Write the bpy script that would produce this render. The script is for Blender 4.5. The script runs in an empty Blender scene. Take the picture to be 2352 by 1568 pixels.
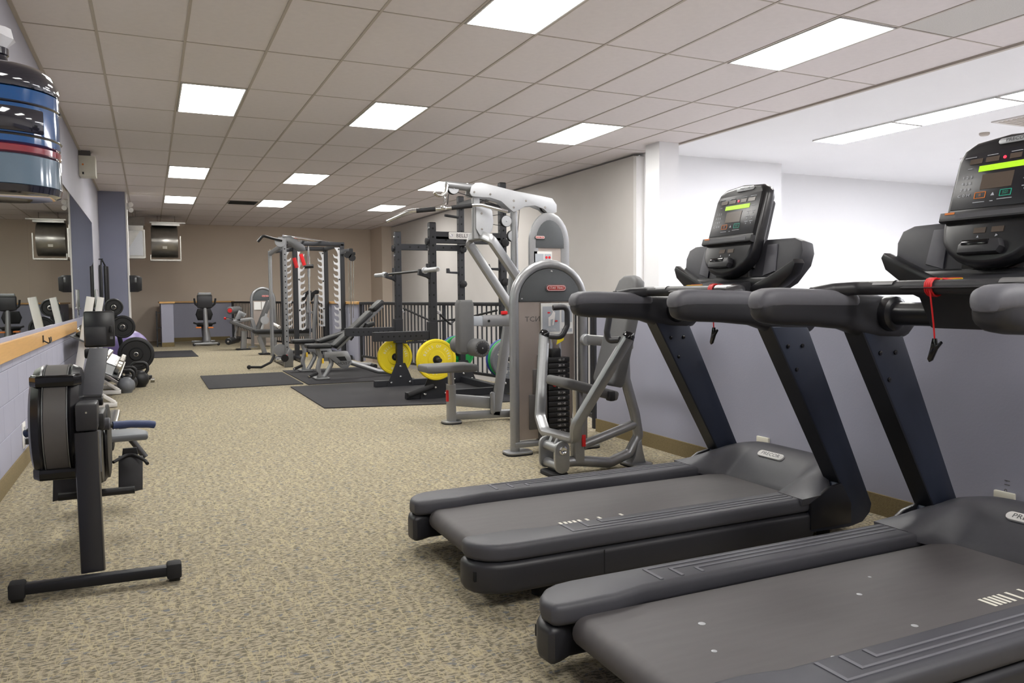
import bpy, bmesh, math, random
import numpy as np
from mathutils import Vector, Matrix
random.seed(7)
S = bpy.context.scene
COL = S.collection
PI = math.pi

# ---------------------------------------------------------------- camera, world, exposure
CAMH = 1.12
FPX = 1788.97
YAW, PITCH, ROLL = 0.434689372, -0.0581439798, -0.00862002303
ZC = 3.1188                                   # ceiling height
def cam_axes():
    cy, sy, cp, sp = math.cos(YAW), math.sin(YAW), math.cos(PITCH), math.sin(PITCH)
    f = Vector((sy*cp, cy*cp, sp)); r = Vector((cy, -sy, 0)); u = r.cross(f)
    cr, sr = math.cos(ROLL), math.sin(ROLL)
    return cr*r + sr*u, -sr*r + cr*u, f
CR, CU, CF = cam_axes()
cd = bpy.data.cameras.new('camera'); co = bpy.data.objects.new('camera', cd); COL.objects.link(co)
cd.sensor_width = 36.0; cd.lens = FPX/2352*36.0; cd.clip_start = 0.05; cd.clip_end = 100
co.matrix_world = Matrix(((CR.x, CU.x, -CF.x, 0), (CR.y, CU.y, -CF.y, 0), (CR.z, CU.z, -CF.z, CAMH), (0, 0, 0, 1)))
S.camera = co
S.view_settings.view_transform = 'Standard'; S.view_settings.look = 'None'
S.view_settings.gamma = 1.0; S.view_settings.use_curve_mapping = False
S.view_settings.exposure = 1.6
LIGHT = 9.0                                   # troffer emission
LIGHT_HALL = 15.0
w = bpy.data.worlds.new('world'); S.world = w; w.use_nodes = True
w.node_tree.nodes['Background'].inputs[0].default_value = (.8, .85, .9, 1)
w.node_tree.nodes['Background'].inputs[1].default_value = 0.15

# photo pixel (2352x1568) -> point on a plane of the place
def ray(x, y): return CR*((x-1176)/FPX) + CU*((784-y)/FPX) + CF
def PF(x, y, z=0.0):
    d = ray(x, y); t = (z-CAMH)/d.z; return Vector((t*d.x, t*d.y, z))
def PY(x, y, Y):
    d = ray(x, y); t = Y/d.y; return Vector((t*d.x, Y, CAMH+t*d.z))
def PX(x, y, X):
    d = ray(x, y); t = X/d.x; return Vector((X, t*d.y, CAMH+t*d.z))

# ---------------------------------------------------------------- materials
MATS = {}
def lin(h):
    h = h.lstrip('#'); c = [int(h[i:i+2], 16)/255 for i in (0, 2, 4)]
    return tuple(((v+0.055)/1.055)**2.4 if v > 0.04045 else v/12.92 for v in c) + (1,)
def mat(name, col, rough=0.5, metal=0.0, var=0.06, scale=40.0, bump=0.0, bscale=300.0, coat=0.0, emit=None, estr=0.0, aniso=None, spec=None):
    """principled material whose colour and relief vary procedurally"""
    m = bpy.data.materials.new(name); m.use_nodes = True; nt = m.node_tree; N = nt.nodes; L = nt.links
    b = N['Principled BSDF']; c = lin(col)
    tc = N.new('ShaderNodeTexCoord'); mp = N.new('ShaderNodeMapping'); L.new(tc.outputs['Object'], mp.inputs[0])
    if aniso: mp.inputs['Scale'].default_value = aniso
    no = N.new('ShaderNodeTexNoise'); no.inputs['Scale'].default_value = scale; no.inputs['Detail'].default_value = 4
    L.new(mp.outputs[0], no.inputs['Vector'])
    mx = N.new('ShaderNodeMix'); mx.data_type = 'RGBA'
    mx.inputs[6].default_value = tuple(max(0, v*(1-var)) for v in c[:3])+(1,)
    mx.inputs[7].default_value = tuple(min(1, v*(1+var)) for v in c[:3])+(1,)
    L.new(no.outputs['Fac'], mx.inputs[0]); L.new(mx.outputs[2], b.inputs['Base Color'])
    b.inputs['Roughness'].default_value = rough; b.inputs['Metallic'].default_value = metal
    if coat: b.inputs['Coat Weight'].default_value = coat; b.inputs['Coat Roughness'].default_value = 0.08
    if spec is not None: b.inputs['Specular IOR Level'].default_value = spec
    if bump:
        n2 = N.new('ShaderNodeTexNoise'); n2.inputs['Scale'].default_value = bscale; n2.inputs['Detail'].default_value = 3
        L.new(mp.outputs[0], n2.inputs['Vector'])
        bp = N.new('ShaderNodeBump'); bp.inputs['Strength'].default_value = bump; bp.inputs['Distance'].default_value = 0.004
        L.new(n2.outputs['Fac'], bp.inputs['Height']); L.new(bp.outputs[0], b.inputs['Normal'])
    if emit:
        b.inputs['Emission Color'].default_value = lin(emit); b.inputs['Emission Strength'].default_value = estr
    MATS[name] = m; return m

def carpet_mat():
    m = bpy.data.materials.new('carpet'); m.use_nodes = True; nt = m.node_tree; N = nt.nodes; L = nt.links
    b = N['Principled BSDF']; tc = N.new('ShaderNodeTexCoord')
    def noise(sc, s, det=3, rough=.6):
        mp = N.new('ShaderNodeMapping'); mp.inputs['Scale'].default_value = sc; L.new(tc.outputs['Object'], mp.inputs[0])
        n = N.new('ShaderNodeTexNoise'); n.inputs['Scale'].default_value = s; n.inputs['Detail'].default_value = det; n.inputs['Roughness'].default_value = rough
        L.new(mp.outputs[0], n.inputs['Vector']); return n.outputs['Fac']
    def ramp(f, p0, p1, c0=(0, 0, 0, 1), c1=(1, 1, 1, 1)):
        r = N.new('ShaderNodeValToRGB'); r.color_ramp.elements[0].position = p0; r.color_ramp.elements[1].position = p1
        r.color_ramp.elements[0].color = c0; r.color_ramp.elements[1].color = c1; L.new(f, r.inputs[0]); return r.outputs[0]
    def mixc(f, a, c, t='MIX'):
        x = N.new('ShaderNodeMix'); x.data_type = 'RGBA'; x.blend_type = t
        L.new(f, x.inputs[0])
        for i, v in ((6, a), (7, c)):
            if isinstance(v, tuple): x.inputs[i].default_value = v
            else: L.new(v, x.inputs[i])
        return x.outputs[2]
    base = ramp(noise((1, 1, 1), 330), .3, .7, lin('#978d78'), lin('#b8ae98'))
    dash = ramp(noise((1.0, 2.7, 1), 40, 2, .5), .47, .57)
    c1 = mixc(dash, base, ramp(noise((1, 1, 1), 380), .3, .7, lin('#5f5a4d'), lin('#857d6c')))
    blue = ramp(noise((1.0, 1.8, 1), 24, 2, .5), .6, .68)
    c2 = mixc(blue, c1, lin('#77797a'))
    w_ = noise((3.0, .8, 1), 9, 2, .5)
    wig = ramp(w_, .47, .50); wig2 = ramp(w_, .50, .53, (1, 1, 1, 1), (0, 0, 0, 1))
    mm = N.new('ShaderNodeMath'); mm.operation = 'MULTIPLY'; L.new(wig, mm.inputs[0]); L.new(wig2, mm.inputs[1])
    ms = N.new('ShaderNodeMath'); ms.operation = 'MULTIPLY'; ms.inputs[1].default_value = .75; ms.use_clamp = True; L.new(mm.outputs[0], ms.inputs[0])
    c3 = mixc(ms.outputs[0], c2, lin('#b9ac8c'))
    L.new(c3, b.inputs['Base Color']); b.inputs['Roughness'].default_value = .95; b.inputs['Specular IOR Level'].default_value = .1
    bp = N.new('ShaderNodeBump'); bp.inputs['Strength'].default_value = .6; bp.inputs['Distance'].default_value = .006
    L.new(noise((1, 1, 1), 300), bp.inputs['Height']); L.new(bp.outputs[0], b.inputs['Normal'])
    MATS['carpet'] = m
carpet_mat()
mat('carpet_base', '#77694a', .95, var=.35, scale=110, bump=.6, bscale=260)
mat('tile', '#dcd5d4', .95, var=.05, scale=18, bump=.35, bscale=420)
mat('tile_pit', '#c9c6c2', .95, var=.22, scale=160, bump=.5, bscale=260)
mat('tee', '#b3aaa0', .6, var=.04)
mat('lilac', '#9899a9', .7, var=.05, scale=3, bump=.12, bscale=90)
mat('lilac_dark', '#83869b', .7, var=.05, scale=3, bump=.1, bscale=90)
mat('greywall', '#c9c5c1', .75, var=.04, scale=3, bump=.1, bscale=90)
mat('beige', '#d9cbbb', .8, var=.03, scale=2, bump=.06, bscale=120)  # back wall: warm tint of the light put into the wall colour
mat('white_wall', '#e8e8ea', .8, var=.02, scale=2, bump=.05, bscale=120)
mat('offwhite', '#d2cec9', .8, var=.02, scale=2, bump=.05, bscale=120)
mat('white_trim', '#dcdad8', .5, var=.02)
mat('lilac_light', '#a6a5b0', .7, var=.06, scale=3, bump=.2, bscale=60)
mat('mortar', '#7d7e8e', .85, var=.05)
mat('maple', '#d2a567', .4, var=.16, scale=9, aniso=(3, .6, 12), coat=.2)
mat('lamp', '#ffffff', .4, emit='#fffdf8', estr=LIGHT)
mat('lamp_hall', '#ffffff', .4, emit='#f9faff', estr=LIGHT_HALL)
mat('mirror', '#c3cbc4', .01, 1.0, var=.005, scale=2)
mat('black_plastic', '#2b2b2f', .42, var=.1, scale=60, bump=.06, bscale=700)
mat('black_satin', '#1c1c20', .3, var=.1, scale=30)
mat('black_gloss', '#101013', .1, var=.05)
mat('charcoal', '#434349', .5, var=.08, scale=60, bump=.08, bscale=800)
mat('grey_soft', '#626269', .55, var=.08, scale=50, bump=.08, bscale=700)
mat('navy_metal', '#2b3140', .38, .35, var=.08, scale=20)
mat('navy_dark', '#15171e', .4, .2, var=.08, scale=20)
mat('belt', '#565354', .62, var=.14, scale=14, aniso=(.4, 3, 1), bump=.1, bscale=900)
mat('white_print', '#dedbd0', .6, var=.03)
mat('silver', '#98999b', .36, .7, var=.05, scale=50)
mat('silver_dark', '#7e7f81', .36, .65, var=.05, scale=50)
mat('silver_light', '#b3b5b9', .4, .35, var=.04, scale=50)
mat('chrome', '#dfe0e2', .08, 1.0, var=.02)
mat('steel', '#b9b6b0', .22, 1.0, var=.06, scale=20, aniso=(1, 1, 8))
mat('galv', '#b5b3ae', .3, .9, var=.22, scale=9)
mat('grey_panel', '#484b4e', .45, .15, var=.06, scale=30)
mat('champagne', '#b8ada6', .3, .55, var=.05, scale=10)
mat('pad_grey', '#5a5a5b', .55, var=.08, scale=30, bump=.15, bscale=500)
mat('pad_black', '#17181b', .45, var=.1, scale=30, bump=.1, bscale=500)
mat('rubber', '#17171a', .75, var=.15, scale=60, bump=.1, bscale=500)
mat('rubber_mat', '#313033', .8, var=.1, scale=8, bump=.12, bscale=700, spec=.25)
mat('rack_black', '#1e1f24', .5, .1, var=.08, scale=60, bump=.06, bscale=600)
mat('hook_white', '#cfd0d4', .4, .15, var=.03)
mat('frame_dark', '#2c2d31', .42, .2, var=.06)
mat('hole', '#0a0a0b', .9, var=.1)
mat('red', '#d0161c', .45, var=.06)
mat('yellow', '#e2cb1a', .5, var=.05, scale=12)
mat('green', '#0f9a47', .5, var=.05, scale=12)
mat('blue', '#2a3f96', .5, var=.05, scale=12)
mat('grey_plate', '#66696e', .5, var=.05, scale=12)
mat('iron', '#1f1f21', .45, .2, var=.2, scale=25, bump=.15, bscale=300)
mat('purple', '#75659a', .4, var=.05, scale=6)
mat('orange', '#d9792b', .5, var=.05)
mat('teal', '#17a58a', .5, var=.05)
mat('lcd', '#a3d21c', .4, emit='#9ad015', estr=.25, var=.2, scale=120)
mat('led', '#ff2030', .4, emit='#ff1a2a', estr=2.0)
mat('dead_screen', '#5c5047', .25, var=.08, scale=20)
mat('screen', '#1d1d24', .3, var=.1, scale=20)
mat('screen_print', '#b9bcc4', .6, var=.02)
mat('placard', '#a3a8b0', .4, var=.03)
mat('placard_white', '#d8d8d6', .4, var=.02)
mat('navy_grip', '#2d3c63', .55, var=.08, scale=50, bump=.1, bscale=600)
mat('warm_grey', '#5d5a59', .45, .1, var=.05)  # plain grey for frames, covers and lettering
mat('ext_yellow', '#e2b72a', .45, var=.05)
mat('warm_red', '#a82a22', .5, var=.05)
mat('beige_plastic', '#d8d5c8', .5, var=.03)
mat('water_blue', '#0f4f8c', .06, var=.15, scale=9, coat=1.0)
mat('jug_grey', '#5d7284', .06, var=.12, scale=9, coat=1.0)
mat('jug_red', '#8a2b38', .06, var=.1, scale=9, coat=1.0)
mat('jug_dark', '#23232e', .06, var=.1, scale=9, coat=1.0)
mat('film_white', '#e4e4e8', .25, var=.08, scale=30)

# ---------------------------------------------------------------- mesh helpers
def frame_of(d, up=None):
    d = Vector(d).normalized()
    up = Vector(up) if up is not None else (Vector((0, 0, 1)) if abs(d.z) < .95 else Vector((1, 0, 0)))
    s = d.cross(up)
    if s.length < 1e-6: s = d.cross(Vector((0, 1, 0)))
    s.normalize(); u = s.cross(d).normalized()
    return s, u, d
def fillet(pts, r, n=5):
    """round the inner corners of a polyline"""
    P = [Vector(p) for p in pts]
    if r <= 0 or len(P) < 3: return P
    out = [P[0]]
    for i in range(1, len(P)-1):
        a, b, c = P[i-1], P[i], P[i+1]
        v1, v2 = a-b, c-b; l1, l2 = v1.length, v2.length; v1.normalize(); v2.normalize()
        ang = v1.angle(v2)
        if ang > PI-.02: out.append(b); continue
        t = min(r/math.tan(ang/2), .48*l1, .48*l2)
        p0, p1 = b+v1*t, b+v2*t
        for k in range(n+1):
            s = k/n; out.append((1-s)**2*p0 + 2*s*(1-s)*b + s*s*p1)
    out.append(P[-1]); return out
def rrect(w, h, r, n=3):
    """2D rounded rectangle, counter clockwise"""
    r = min(r, w/2-1e-5, h/2-1e-5); o = []
    for cx, cy, a0 in ((w/2-r, h/2-r, 0), (-w/2+r, h/2-r, PI/2), (-w/2+r, -h/2+r, PI), (w/2-r, -h/2+r, 1.5*PI)):
        for k in range(n+1):
            a = a0+k/n*PI/2; o.append((cx+r*math.cos(a), cy+r*math.sin(a)))
    return o

class B:
    """collects shapes into one mesh"""
    def __init__(s): s.v = []; s.f = []
    def add(s, vs, fs):
        o = len(s.v); s.v += [Vector(v) for v in vs]; s.f += [tuple(i+o for i in f) for f in fs]; return s
    def box(s, c, size, bev=0.0, rot=None):
        if bev <= 0:
            x, y, z = [v/2 for v in size]
            vs = [Vector((i*x, j*y, k*z)) for i in (-1, 1) for j in (-1, 1) for k in (-1, 1)]
            fs = [(0, 1, 3, 2), (4, 6, 7, 5), (0, 4, 5, 1), (2, 3, 7, 6), (0, 2, 6, 4), (1, 5, 7, 3)]
        else:
            bm = bmesh.new(); bmesh.ops.create_cube(bm, size=1)
            for v in bm.verts: v.co = Vector((v.co.x*size[0], v.co.y*size[1], v.co.z*size[2]))
            bmesh.ops.bevel(bm, geom=bm.edges[:], offset=min(bev, min(size)*.49), segments=2, profile=.5, affect='EDGES')
            bm.verts.index_update(); vs = [v.co.copy() for v in bm.verts]; fs = [tuple(v.index for v in f.verts) for f in bm.faces]; bm.free()
        if rot is not None: vs = [rot @ v for v in vs]
        return s.add([v+Vector(c) for v in vs], fs)
    def bbox(s, a, b, bev=0.0):
        a, b = Vector(a), Vector(b); return s.box((a+b)/2, [abs(q) for q in (b-a)], bev)
    def sweep(s, pts, prof, up=None, closed=False, cap=True, scales=None):
        """sweep a closed 2D profile (side, up) along a polyline"""
        P = [Vector(p) for p in pts]; n = len(P); m = len(prof); vs = []; U = None
        for i in range(n):
            if closed: d = P[(i+1) % n]-P[i-1]
            else: d = P[min(i+1, n-1)]-P[max(i-1, 0)]
            if d.length < 1e-9: d = Vector((0, 0, 1))
            if up is not None: sd, u, _ = frame_of(d, up)
            elif U is None: sd, u, _ = frame_of(d)
            else:
                dn = d.normalized(); u = (U-dn*U.dot(dn))
                if u.length < 1e-6: sd, u, _ = frame_of(d)
                else: u.normalize(); sd = dn.cross(u)
            U = u
            k = 1.0
            if not closed and 0 < i < n-1:
                a, b = (P[i]-P[i-1]).normalized(), (P[i+1]-P[i]).normalized()
                k = 1/max(.55, math.cos(a.angle(b)/2)) if a.length and b.length else 1
            q = scales[i] if scales else 1.0
            for x, y in prof: vs.append(P[i]+sd*x*q*(1 if k < 1.001 else 1)+u*y*q)
        fs = []
        for i in range(n if closed else n-1):
            for j in range(m):
                a, b = i*m+j, i*m+(j+1) % m; c, d = ((i+1) % n)*m+(j+1) % m, ((i+1) % n)*m+j
                fs.append((a, b, c, d))
        if cap and not closed: fs += [tuple(range(m-1, -1, -1)), tuple(range((n-1)*m, n*m))]
        return s.add(vs, fs)
    def tube(s, pts, r, seg=12, fil=0.0, closed=False, scales=None):
        return s.sweep(fillet(pts, fil) if fil else pts, [(r*math.cos(2*PI*k/seg), r*math.sin(2*PI*k/seg)) for k in range(seg)], closed=closed, scales=scales)
    def rtube(s, pts, w, h, up=None, fil=0.0, r=None, closed=False):
        """rounded rectangular tube, w across, h along 'up'"""
        return s.sweep(fillet(pts, fil) if fil else pts, rrect(w, h, min(w, h)*.2 if r is None else r, 2), up=up, closed=closed)
    def oval(s, pts, w, h, up=None, fil=0.0, seg=14):
        return s.sweep(fillet(pts, fil) if fil else pts, [(w/2*math.cos(2*PI*k/seg), h/2*math.sin(2*PI*k/seg)) for k in range(seg)], up=up)
    def lathe(s, c, axis, prof, seg=24, ring=False):
        """prof: (radius, distance along axis)"""
        sd, u, d = frame_of(axis); c = Vector(c); vs = []; m = len(prof)
        for k in range(seg):
            a = 2*PI*k/seg; e = sd*math.cos(a)+u*math.sin(a)
            for r, t in prof: vs.append(c+e*r+d*t)
        fs = [(k*m+j, k*m+j+1, ((k+1) % seg)*m+j+1, ((k+1) % seg)*m+j) for k in range(seg) for j in range(m-1)]
        if ring:
            fs += [(k*m+m-1, k*m, ((k+1) % seg)*m, ((k+1) % seg)*m+m-1) for k in range(seg)]
            return s.add(vs, fs)
        if prof[0][0] > 1e-6: fs.append(tuple(k*m for k in range(seg)))
        if prof[-1][0] > 1e-6: fs.append(tuple(k*m+m-1 for k in range(seg-1, -1, -1)))
        return s.add(vs, fs)
    def cyl(s, p0, p1, r, seg=14, bev=0.0):
        p0, p1 = Vector(p0), Vector(p1); l = (p1-p0).length
        pr = [(r, 0), (r, l)] if bev <= 0 else [(r-bev, 0), (r, bev), (r, l-bev), (r-bev, l)]
        return s.lathe(p0, p1-p0, pr, seg)
    def ball(s, c, r, seg=14, sc=(1, 1, 1)):
        n = seg//2; pr = [(r*math.sin(PI*k/n), -r*math.cos(PI*k/n)) for k in range(n+1)]; o = len(s.v)
        s.lathe((0, 0, 0), (0, 0, 1), [(max(a, 0), b) for a, b in pr], seg)
        for i in range(o, len(s.v)): s.v[i] = Vector([s.v[i][k]*sc[k]+c[k] for k in range(3)])
        return s
    def prism(s, poly, o, ex, ey, t, bev=0.0, n=2):
        """extrude a 2D polygon given in axes ex, ey from origin o along ex x ey, centred, edges rounded by bev"""
        ex, ey, o = Vector(ex), Vector(ey), Vector(o); ez = ex.cross(ey).normalized(); m = len(poly)
        area = sum(poly[i][0]*poly[(i+1) % m][1]-poly[(i+1) % m][0]*poly[i][1] for i in range(m))
        if area < 0: poly = poly[::-1]
        def inset(d):
            if d <= 0: return poly
            out = []
            for i in range(m):
                a, b, c = [Vector(poly[k % m][:2]) for k in (i-1, i, i+1)]
                e1, e2 = (b-a), (c-b)
                if e1.length < 1e-9 or e2.length < 1e-9: out.append(tuple(b)); continue
                n1 = Vector((-e1.y, e1.x)).normalized(); n2 = Vector((-e2.y, e2.x)).normalized()
                q = n1+n2; k = d/max(.35, (1+n1.dot(n2))/2*1.0) if q.length > 1e-6 else 0
                out.append(tuple(b+q/2*k))
            return out
        rings = []
        if bev > 0:
            for k in range(n+1):
                a = PI/2*k/n; rings.append((bev*(1-math.sin(a)), -t/2+bev*(1-math.cos(a))))
            rings += [(i, -z) for i, z in rings[::-1]]
        else: rings = [(0, -t/2), (0, t/2)]
        vs = []
        for ins, z in rings:
            for x, y in inset(ins): vs.append(o+ex*x+ey*y+ez*z)
        fs = [tuple(range(m-1, -1, -1)), tuple(range((len(rings)-1)*m, len(rings)*m))]
        for i in range(len(rings)-1):
            for j in range(m): fs.append((i*m+j, i*m+(j+1) % m, (i+1)*m+(j+1) % m, (i+1)*m+j))
        return s.add(vs, fs)
    def quad(s, a, b, c, d): return s.add([a, b, c, d], [(0, 1, 2, 3)])
    def mesh(s, name, m, off=None, smooth=40, inv=None):
        me = bpy.data.meshes.new(name)
        vs = s.v
        if inv is not None: vs = [inv @ v for v in vs]
        me.from_pydata([tuple(v) for v in vs], [], s.f)
        bm = bmesh.new(); bm.from_mesh(me); bmesh.ops.recalc_face_normals(bm, faces=bm.faces); bm.to_mesh(me); bm.free()
        me.materials.append(MATS[m])
        if smooth:
            me.polygons.foreach_set('use_smooth', [True]*len(me.polygons)); me.set_sharp_from_angle(angle=math.radians(smooth))
        me.update(); return me
    def obj(s, name, m, parent=None, smooth=40):
        inv = None
        if parent is not None:
            r = parent
            while r.parent is not None: r = r.parent
            if r.type == 'EMPTY': inv = (Matrix.Translation(r.location) @ Matrix.Rotation(r.rotation_euler.z, 4, 'Z')).inverted()
        o = bpy.data.objects.new(name, s.mesh(name, m, smooth=smooth, inv=inv)); COL.objects.link(o)
        if parent is not None: o.parent = parent
        return o
def parts(b, name, m, parent=None, smooth=40):
    """one object for each separate piece collected in b"""
    n = len(b.v); p = list(range(n))
    def find(i):
        while p[i] != i: p[i] = p[p[i]]; i = p[i]
        return i
    for f in b.f:
        for i in f[1:]: p[find(i)] = find(f[0])
    gr = {}
    for f in b.f: gr.setdefault(find(f[0]), []).append(f)
    for fs in gr.values():
        ids = sorted({i for f in fs for i in f}); ix = {i: k for k, i in enumerate(ids)}
        B().add([b.v[i] for i in ids], [tuple(ix[i] for i in f) for f in fs]).obj(name, m, parent, smooth)
def thing(name, label, cat, loc=(0, 0, 0), rz=0.0, group=None):
    o = bpy.data.objects.new(name, None); COL.objects.link(o); o.empty_display_size = .1
    o.location = loc; o.rotation_euler = (0, 0, rz); return tag(o, label, cat, group)
def tag(o, label, cat, group=None):
    o['label'] = label; o['category'] = cat
    if group: o['group'] = group
    return o
def struct(o): o['kind'] = 'structure'; return o
def dup(root, loc=None, rz=None, label=None):
    r = root.copy(); COL.objects.link(r)
    if loc is not None: r.location = loc
    if rz is not None: r.rotation_euler = (0, 0, rz)
    if label: r['label'] = label
    for ch in list(root.children):
        c = ch.copy(); COL.objects.link(c); c.parent = r
        for g in list(ch.children):
            d = g.copy(); COL.objects.link(d); d.parent = c
    return r
def share(me, name, parent, loc=(0, 0, 0), rot=None):
    o = bpy.data.objects.new(name, me); COL.objects.link(o); o.parent = parent; o.location = loc
    if rot: o.rotation_euler = rot
    return o
def text(txt, size, o, ex, ey, m, name, parent, sx=1.0, thick=.0006, shear=0.0, align='CENTER'):
    """flat lettering on a plane with reading direction ex and up ey (world axes of the thing)"""
    cu = bpy.data.curves.new(name, 'FONT'); cu.body = txt; cu.size = size; cu.align_x = align; cu.align_y = 'CENTER'; cu.shear = shear
    cu.resolution_u = 2
    tmp = bpy.data.objects.new('tmp', cu); me = bpy.data.meshes.new_from_object(tmp)
    ex, ey = Vector(ex).normalized(), Vector(ey).normalized(); ez = ex.cross(ey)
    b = B(); b.add([Vector(o)+ex*v.co.x*sx+ey*v.co.y+ez*thick for v in me.vertices], [tuple(p.vertices) for p in me.polygons])
    bpy.data.objects.remove(tmp); bpy.data.curves.remove(cu); bpy.data.meshes.remove(me)
    return b.obj(name, m, parent, smooth=0)
# ================================================================ the setting
EZ_ = Vector((0, 0, 1))
XL, XR, YB, YF, ZL = -0.80, 6.28, 22.85, -2.6, -3.3      # left wall, far right wall, back wall, wall behind, lower level
XH = 3.32                                                  # half wall in front of the treadmills
RAIL = [(3.33, 13.40), (4.02, 8.98), (4.04, 8.45), (3.38, 5.62)]
fl = B()
poly = [(XL, YF), (XH+.12, YF), (XH+.12, 5.5), (3.5, 5.6), (4.16, 8.4), (4.14, 9.0), (3.42, 13.42), (3.42, 16.4), (2.1, 20.6), (2.1, YB), (XL, YB)]
fl.prism(poly, (0, 0, -.1), (1, 0, 0), (0, 1, 0), .2)
FLOOR = struct(fl.obj('floor', 'carpet', smooth=0))
struct(B().bbox((XL-.2, YF, ZL-.1), (14.2, YB, ZL)).obj('floor_lower', 'offwhite', smooth=0))
# ceiling: backing, tiles, tee grid
GX0, GY0, TX, TY = -0.2939, 6.678, 0.61, 1.2371
CEIL = struct(B().bbox((XL-.2, YF-.2, ZC+.012), (6.43, YB+.2, ZC+.1)).obj('ceiling', 'tile', smooth=0))
lights = {(i, j) for i in (1, 4, 8) for j in (-6, -2, 1, 5, 8)}
tile_me = B().box((0, 0, .006), (TX-.014, TY-.010, .012), .003).mesh('ceiling_tile', 'tile', smooth=0)
pit_me = B().box((0, 0, .006), (TX-.02, TY-.02, .012), .003).mesh('ceiling_tile', 'tile_pit', smooth=0)
edge_w = (GX0-XL)
edge_me = B().box((0, 0, .006), (edge_w-.02, TY-.02, .012), .003).mesh('ceiling_tile', 'tile', smooth=0)
for j in range(-5, 13):
    share(edge_me, 'ceiling_tile', CEIL, ((XL+GX0)/2, GY0+(j+.5)*TY, ZC))
    for i in range(0, 11):
        if (i, j) in lights: continue
        share(pit_me if (i, j) == (9, -3) else tile_me, 'ceiling_tile', CEIL, (GX0+(i+.5)*TX, GY0+(j+.5)*TY, ZC+random.uniform(0, .002)))
lastY = GY0+13*TY
run_y = B().bbox((-.010, YF, -.004), (.010, YB, .012)).mesh('ceiling_runner', 'tee', smooth=0)
for i in range(0, 12): share(run_y, 'ceiling_runner', CEIL, (GX0+i*TX, 0, ZC))
run_x = B().bbox((XL, -.006, -.002), (GX0+11*TX, .006, .012)).mesh('ceiling_runner', 'tee', smooth=0)
for j in range(-7, 14): share(run_x, 'ceiling_runner', CEIL, (0, GY0+j*TY, ZC))
share(B().bbox((-.015, YF, -.006), (.015, YB, .012)).mesh('wall_angle', 'tee', smooth=0), 'wall_angle', CEIL, (XL+.016, 0, ZC))
# troffers
def troffer_proto(lampm, w, l):
    t = thing('ceiling_light', 'x', 'ceiling light')
    f = B()
    for sx in (-1, 1): f.bbox((sx*(w/2-.014), -l/2, -.008), (sx*w/2, l/2, .012))
    for sy in (-1, 1): f.bbox((-w/2, sy*(l/2-.014), -.008), (w/2, sy*l/2, .012))
    f.obj('frame', 'white_trim', t, smooth=0)
    B().bbox((-w/2+.014, -l/2+.014, -.004), (w/2-.014, l/2-.014, .008)).obj('diffuser', lampm, t, smooth=0)
    return t
LNAME = {(4, -2): 'bright ceiling light panel cut by the top edge, above the middle of the room',
         (8, -2): 'large bright ceiling light panel nearest above the treadmills',
         (1, 1): 'bright ceiling light panel at upper left, nearest the mirror wall',
         (4, 1): 'bright ceiling light panel in the middle of the ceiling, above the cable machine',
         (8, 1): 'bright ceiling light panel right of centre, near the white column',
         (1, 5): 'smaller ceiling light panel left of centre, second in the left row',
         (4, 5): 'smaller ceiling light panel above the cable and rack station',
         (8, 5): 'ceiling light panel partly hidden behind the pulldown machine arm',
         (1, 8): 'smallest ceiling light panel on the left, nearest the back wall',
         (4, 8): 'small ceiling light panel beside the dark ceiling vent',
         (8, 8): 'small ceiling light panel above the lat pulldown bar',
         (1, -2): 'ceiling light panel just above the frame on the left'}
proto = None
for (i, j) in sorted(lights):
    loc = (GX0+(i+.5)*TX, GY0+(j+.5)*TY, ZC)
    lab = LNAME.get((i, j), 'unseen ceiling light panel added behind the viewpoint')  # unlisted panels are an unseen row, added for their light
    if proto is None: proto = troffer_proto('lamp', TX-.03, TY-.03); o = proto; o.location = loc; o['label'] = lab
    else: o = dup(proto, loc, label=lab)
    o['group'] = 'ceiling lights of the gym'
# ceiling vent
v = thing('ceiling_vent', 'dark slatted ceiling vent beside a small light panel', 'vent', (1.82, 17.2, ZC))
B().bbox((1.82-.29, 16.95, ZC-.01), (1.82+.29, 17.45, ZC)).obj('frame', 'warm_grey', v, 0)
for k in range(8): B().box((1.82, 17.0+k*.057, ZC-.014), (.52, .03, .012), rot=Matrix.Rotation(.5, 3, 'X')).obj('slat', 'iron', v, 0)
# hall ceiling to the right, with its own lights
struct(B().bbox((6.44, YF, ZC), (14.2, 9.4, ZC+.1)).bbox((8.77, 9.4, ZC), (14.2, 10.1, ZC+.1)).obj('ceiling_hall', 'white_wall', smooth=0))
struct(B().bbox((6.41, YF, ZC-.02), (6.45, 8.62, ZC+.04)).obj('trim_1', 'tee', smooth=0))
hp = troffer_proto('lamp_hall', .52, 1.2); hp.location = (8.17, 7.08, ZC-.012)
hp['label'] = 'hall ceiling light strip nearest the white column'
for k, (x, y, lab) in enumerate([(8.17, 5.85, 'second hall ceiling light strip, running to the right edge'), (8.17, 4.62, 'hall ceiling light strip cut by the right edge'),
                                 (8.17, 2.2, 'unseen hall ceiling light strip added outside the frame'), (8.17, .97, 'unseen hall ceiling light strip added outside the frame'),  # unseen strips, added to light the hall
                                 (11.31, 7.25, 'small far hall ceiling light just left of the near treadmill console'), (12.2, 5.5, 'unseen hall ceiling light strip added outside the frame'), (12.2, 2.5, 'unseen hall ceiling light strip added outside the frame')]):  # last two strips are unseen too, added for their light
    dup(hp, (x, y, ZC-.012), label=lab)
for o in list(COL.objects):
    if o.name.startswith('ceiling_light') and 'hall' in o.get('label', ''): o['group'] = 'ceiling lights of the hall'
d = thing('smoke_detector', 'small round ceiling detector in the bright hall', 'detector', (9.6, 6.5, ZC))
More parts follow.
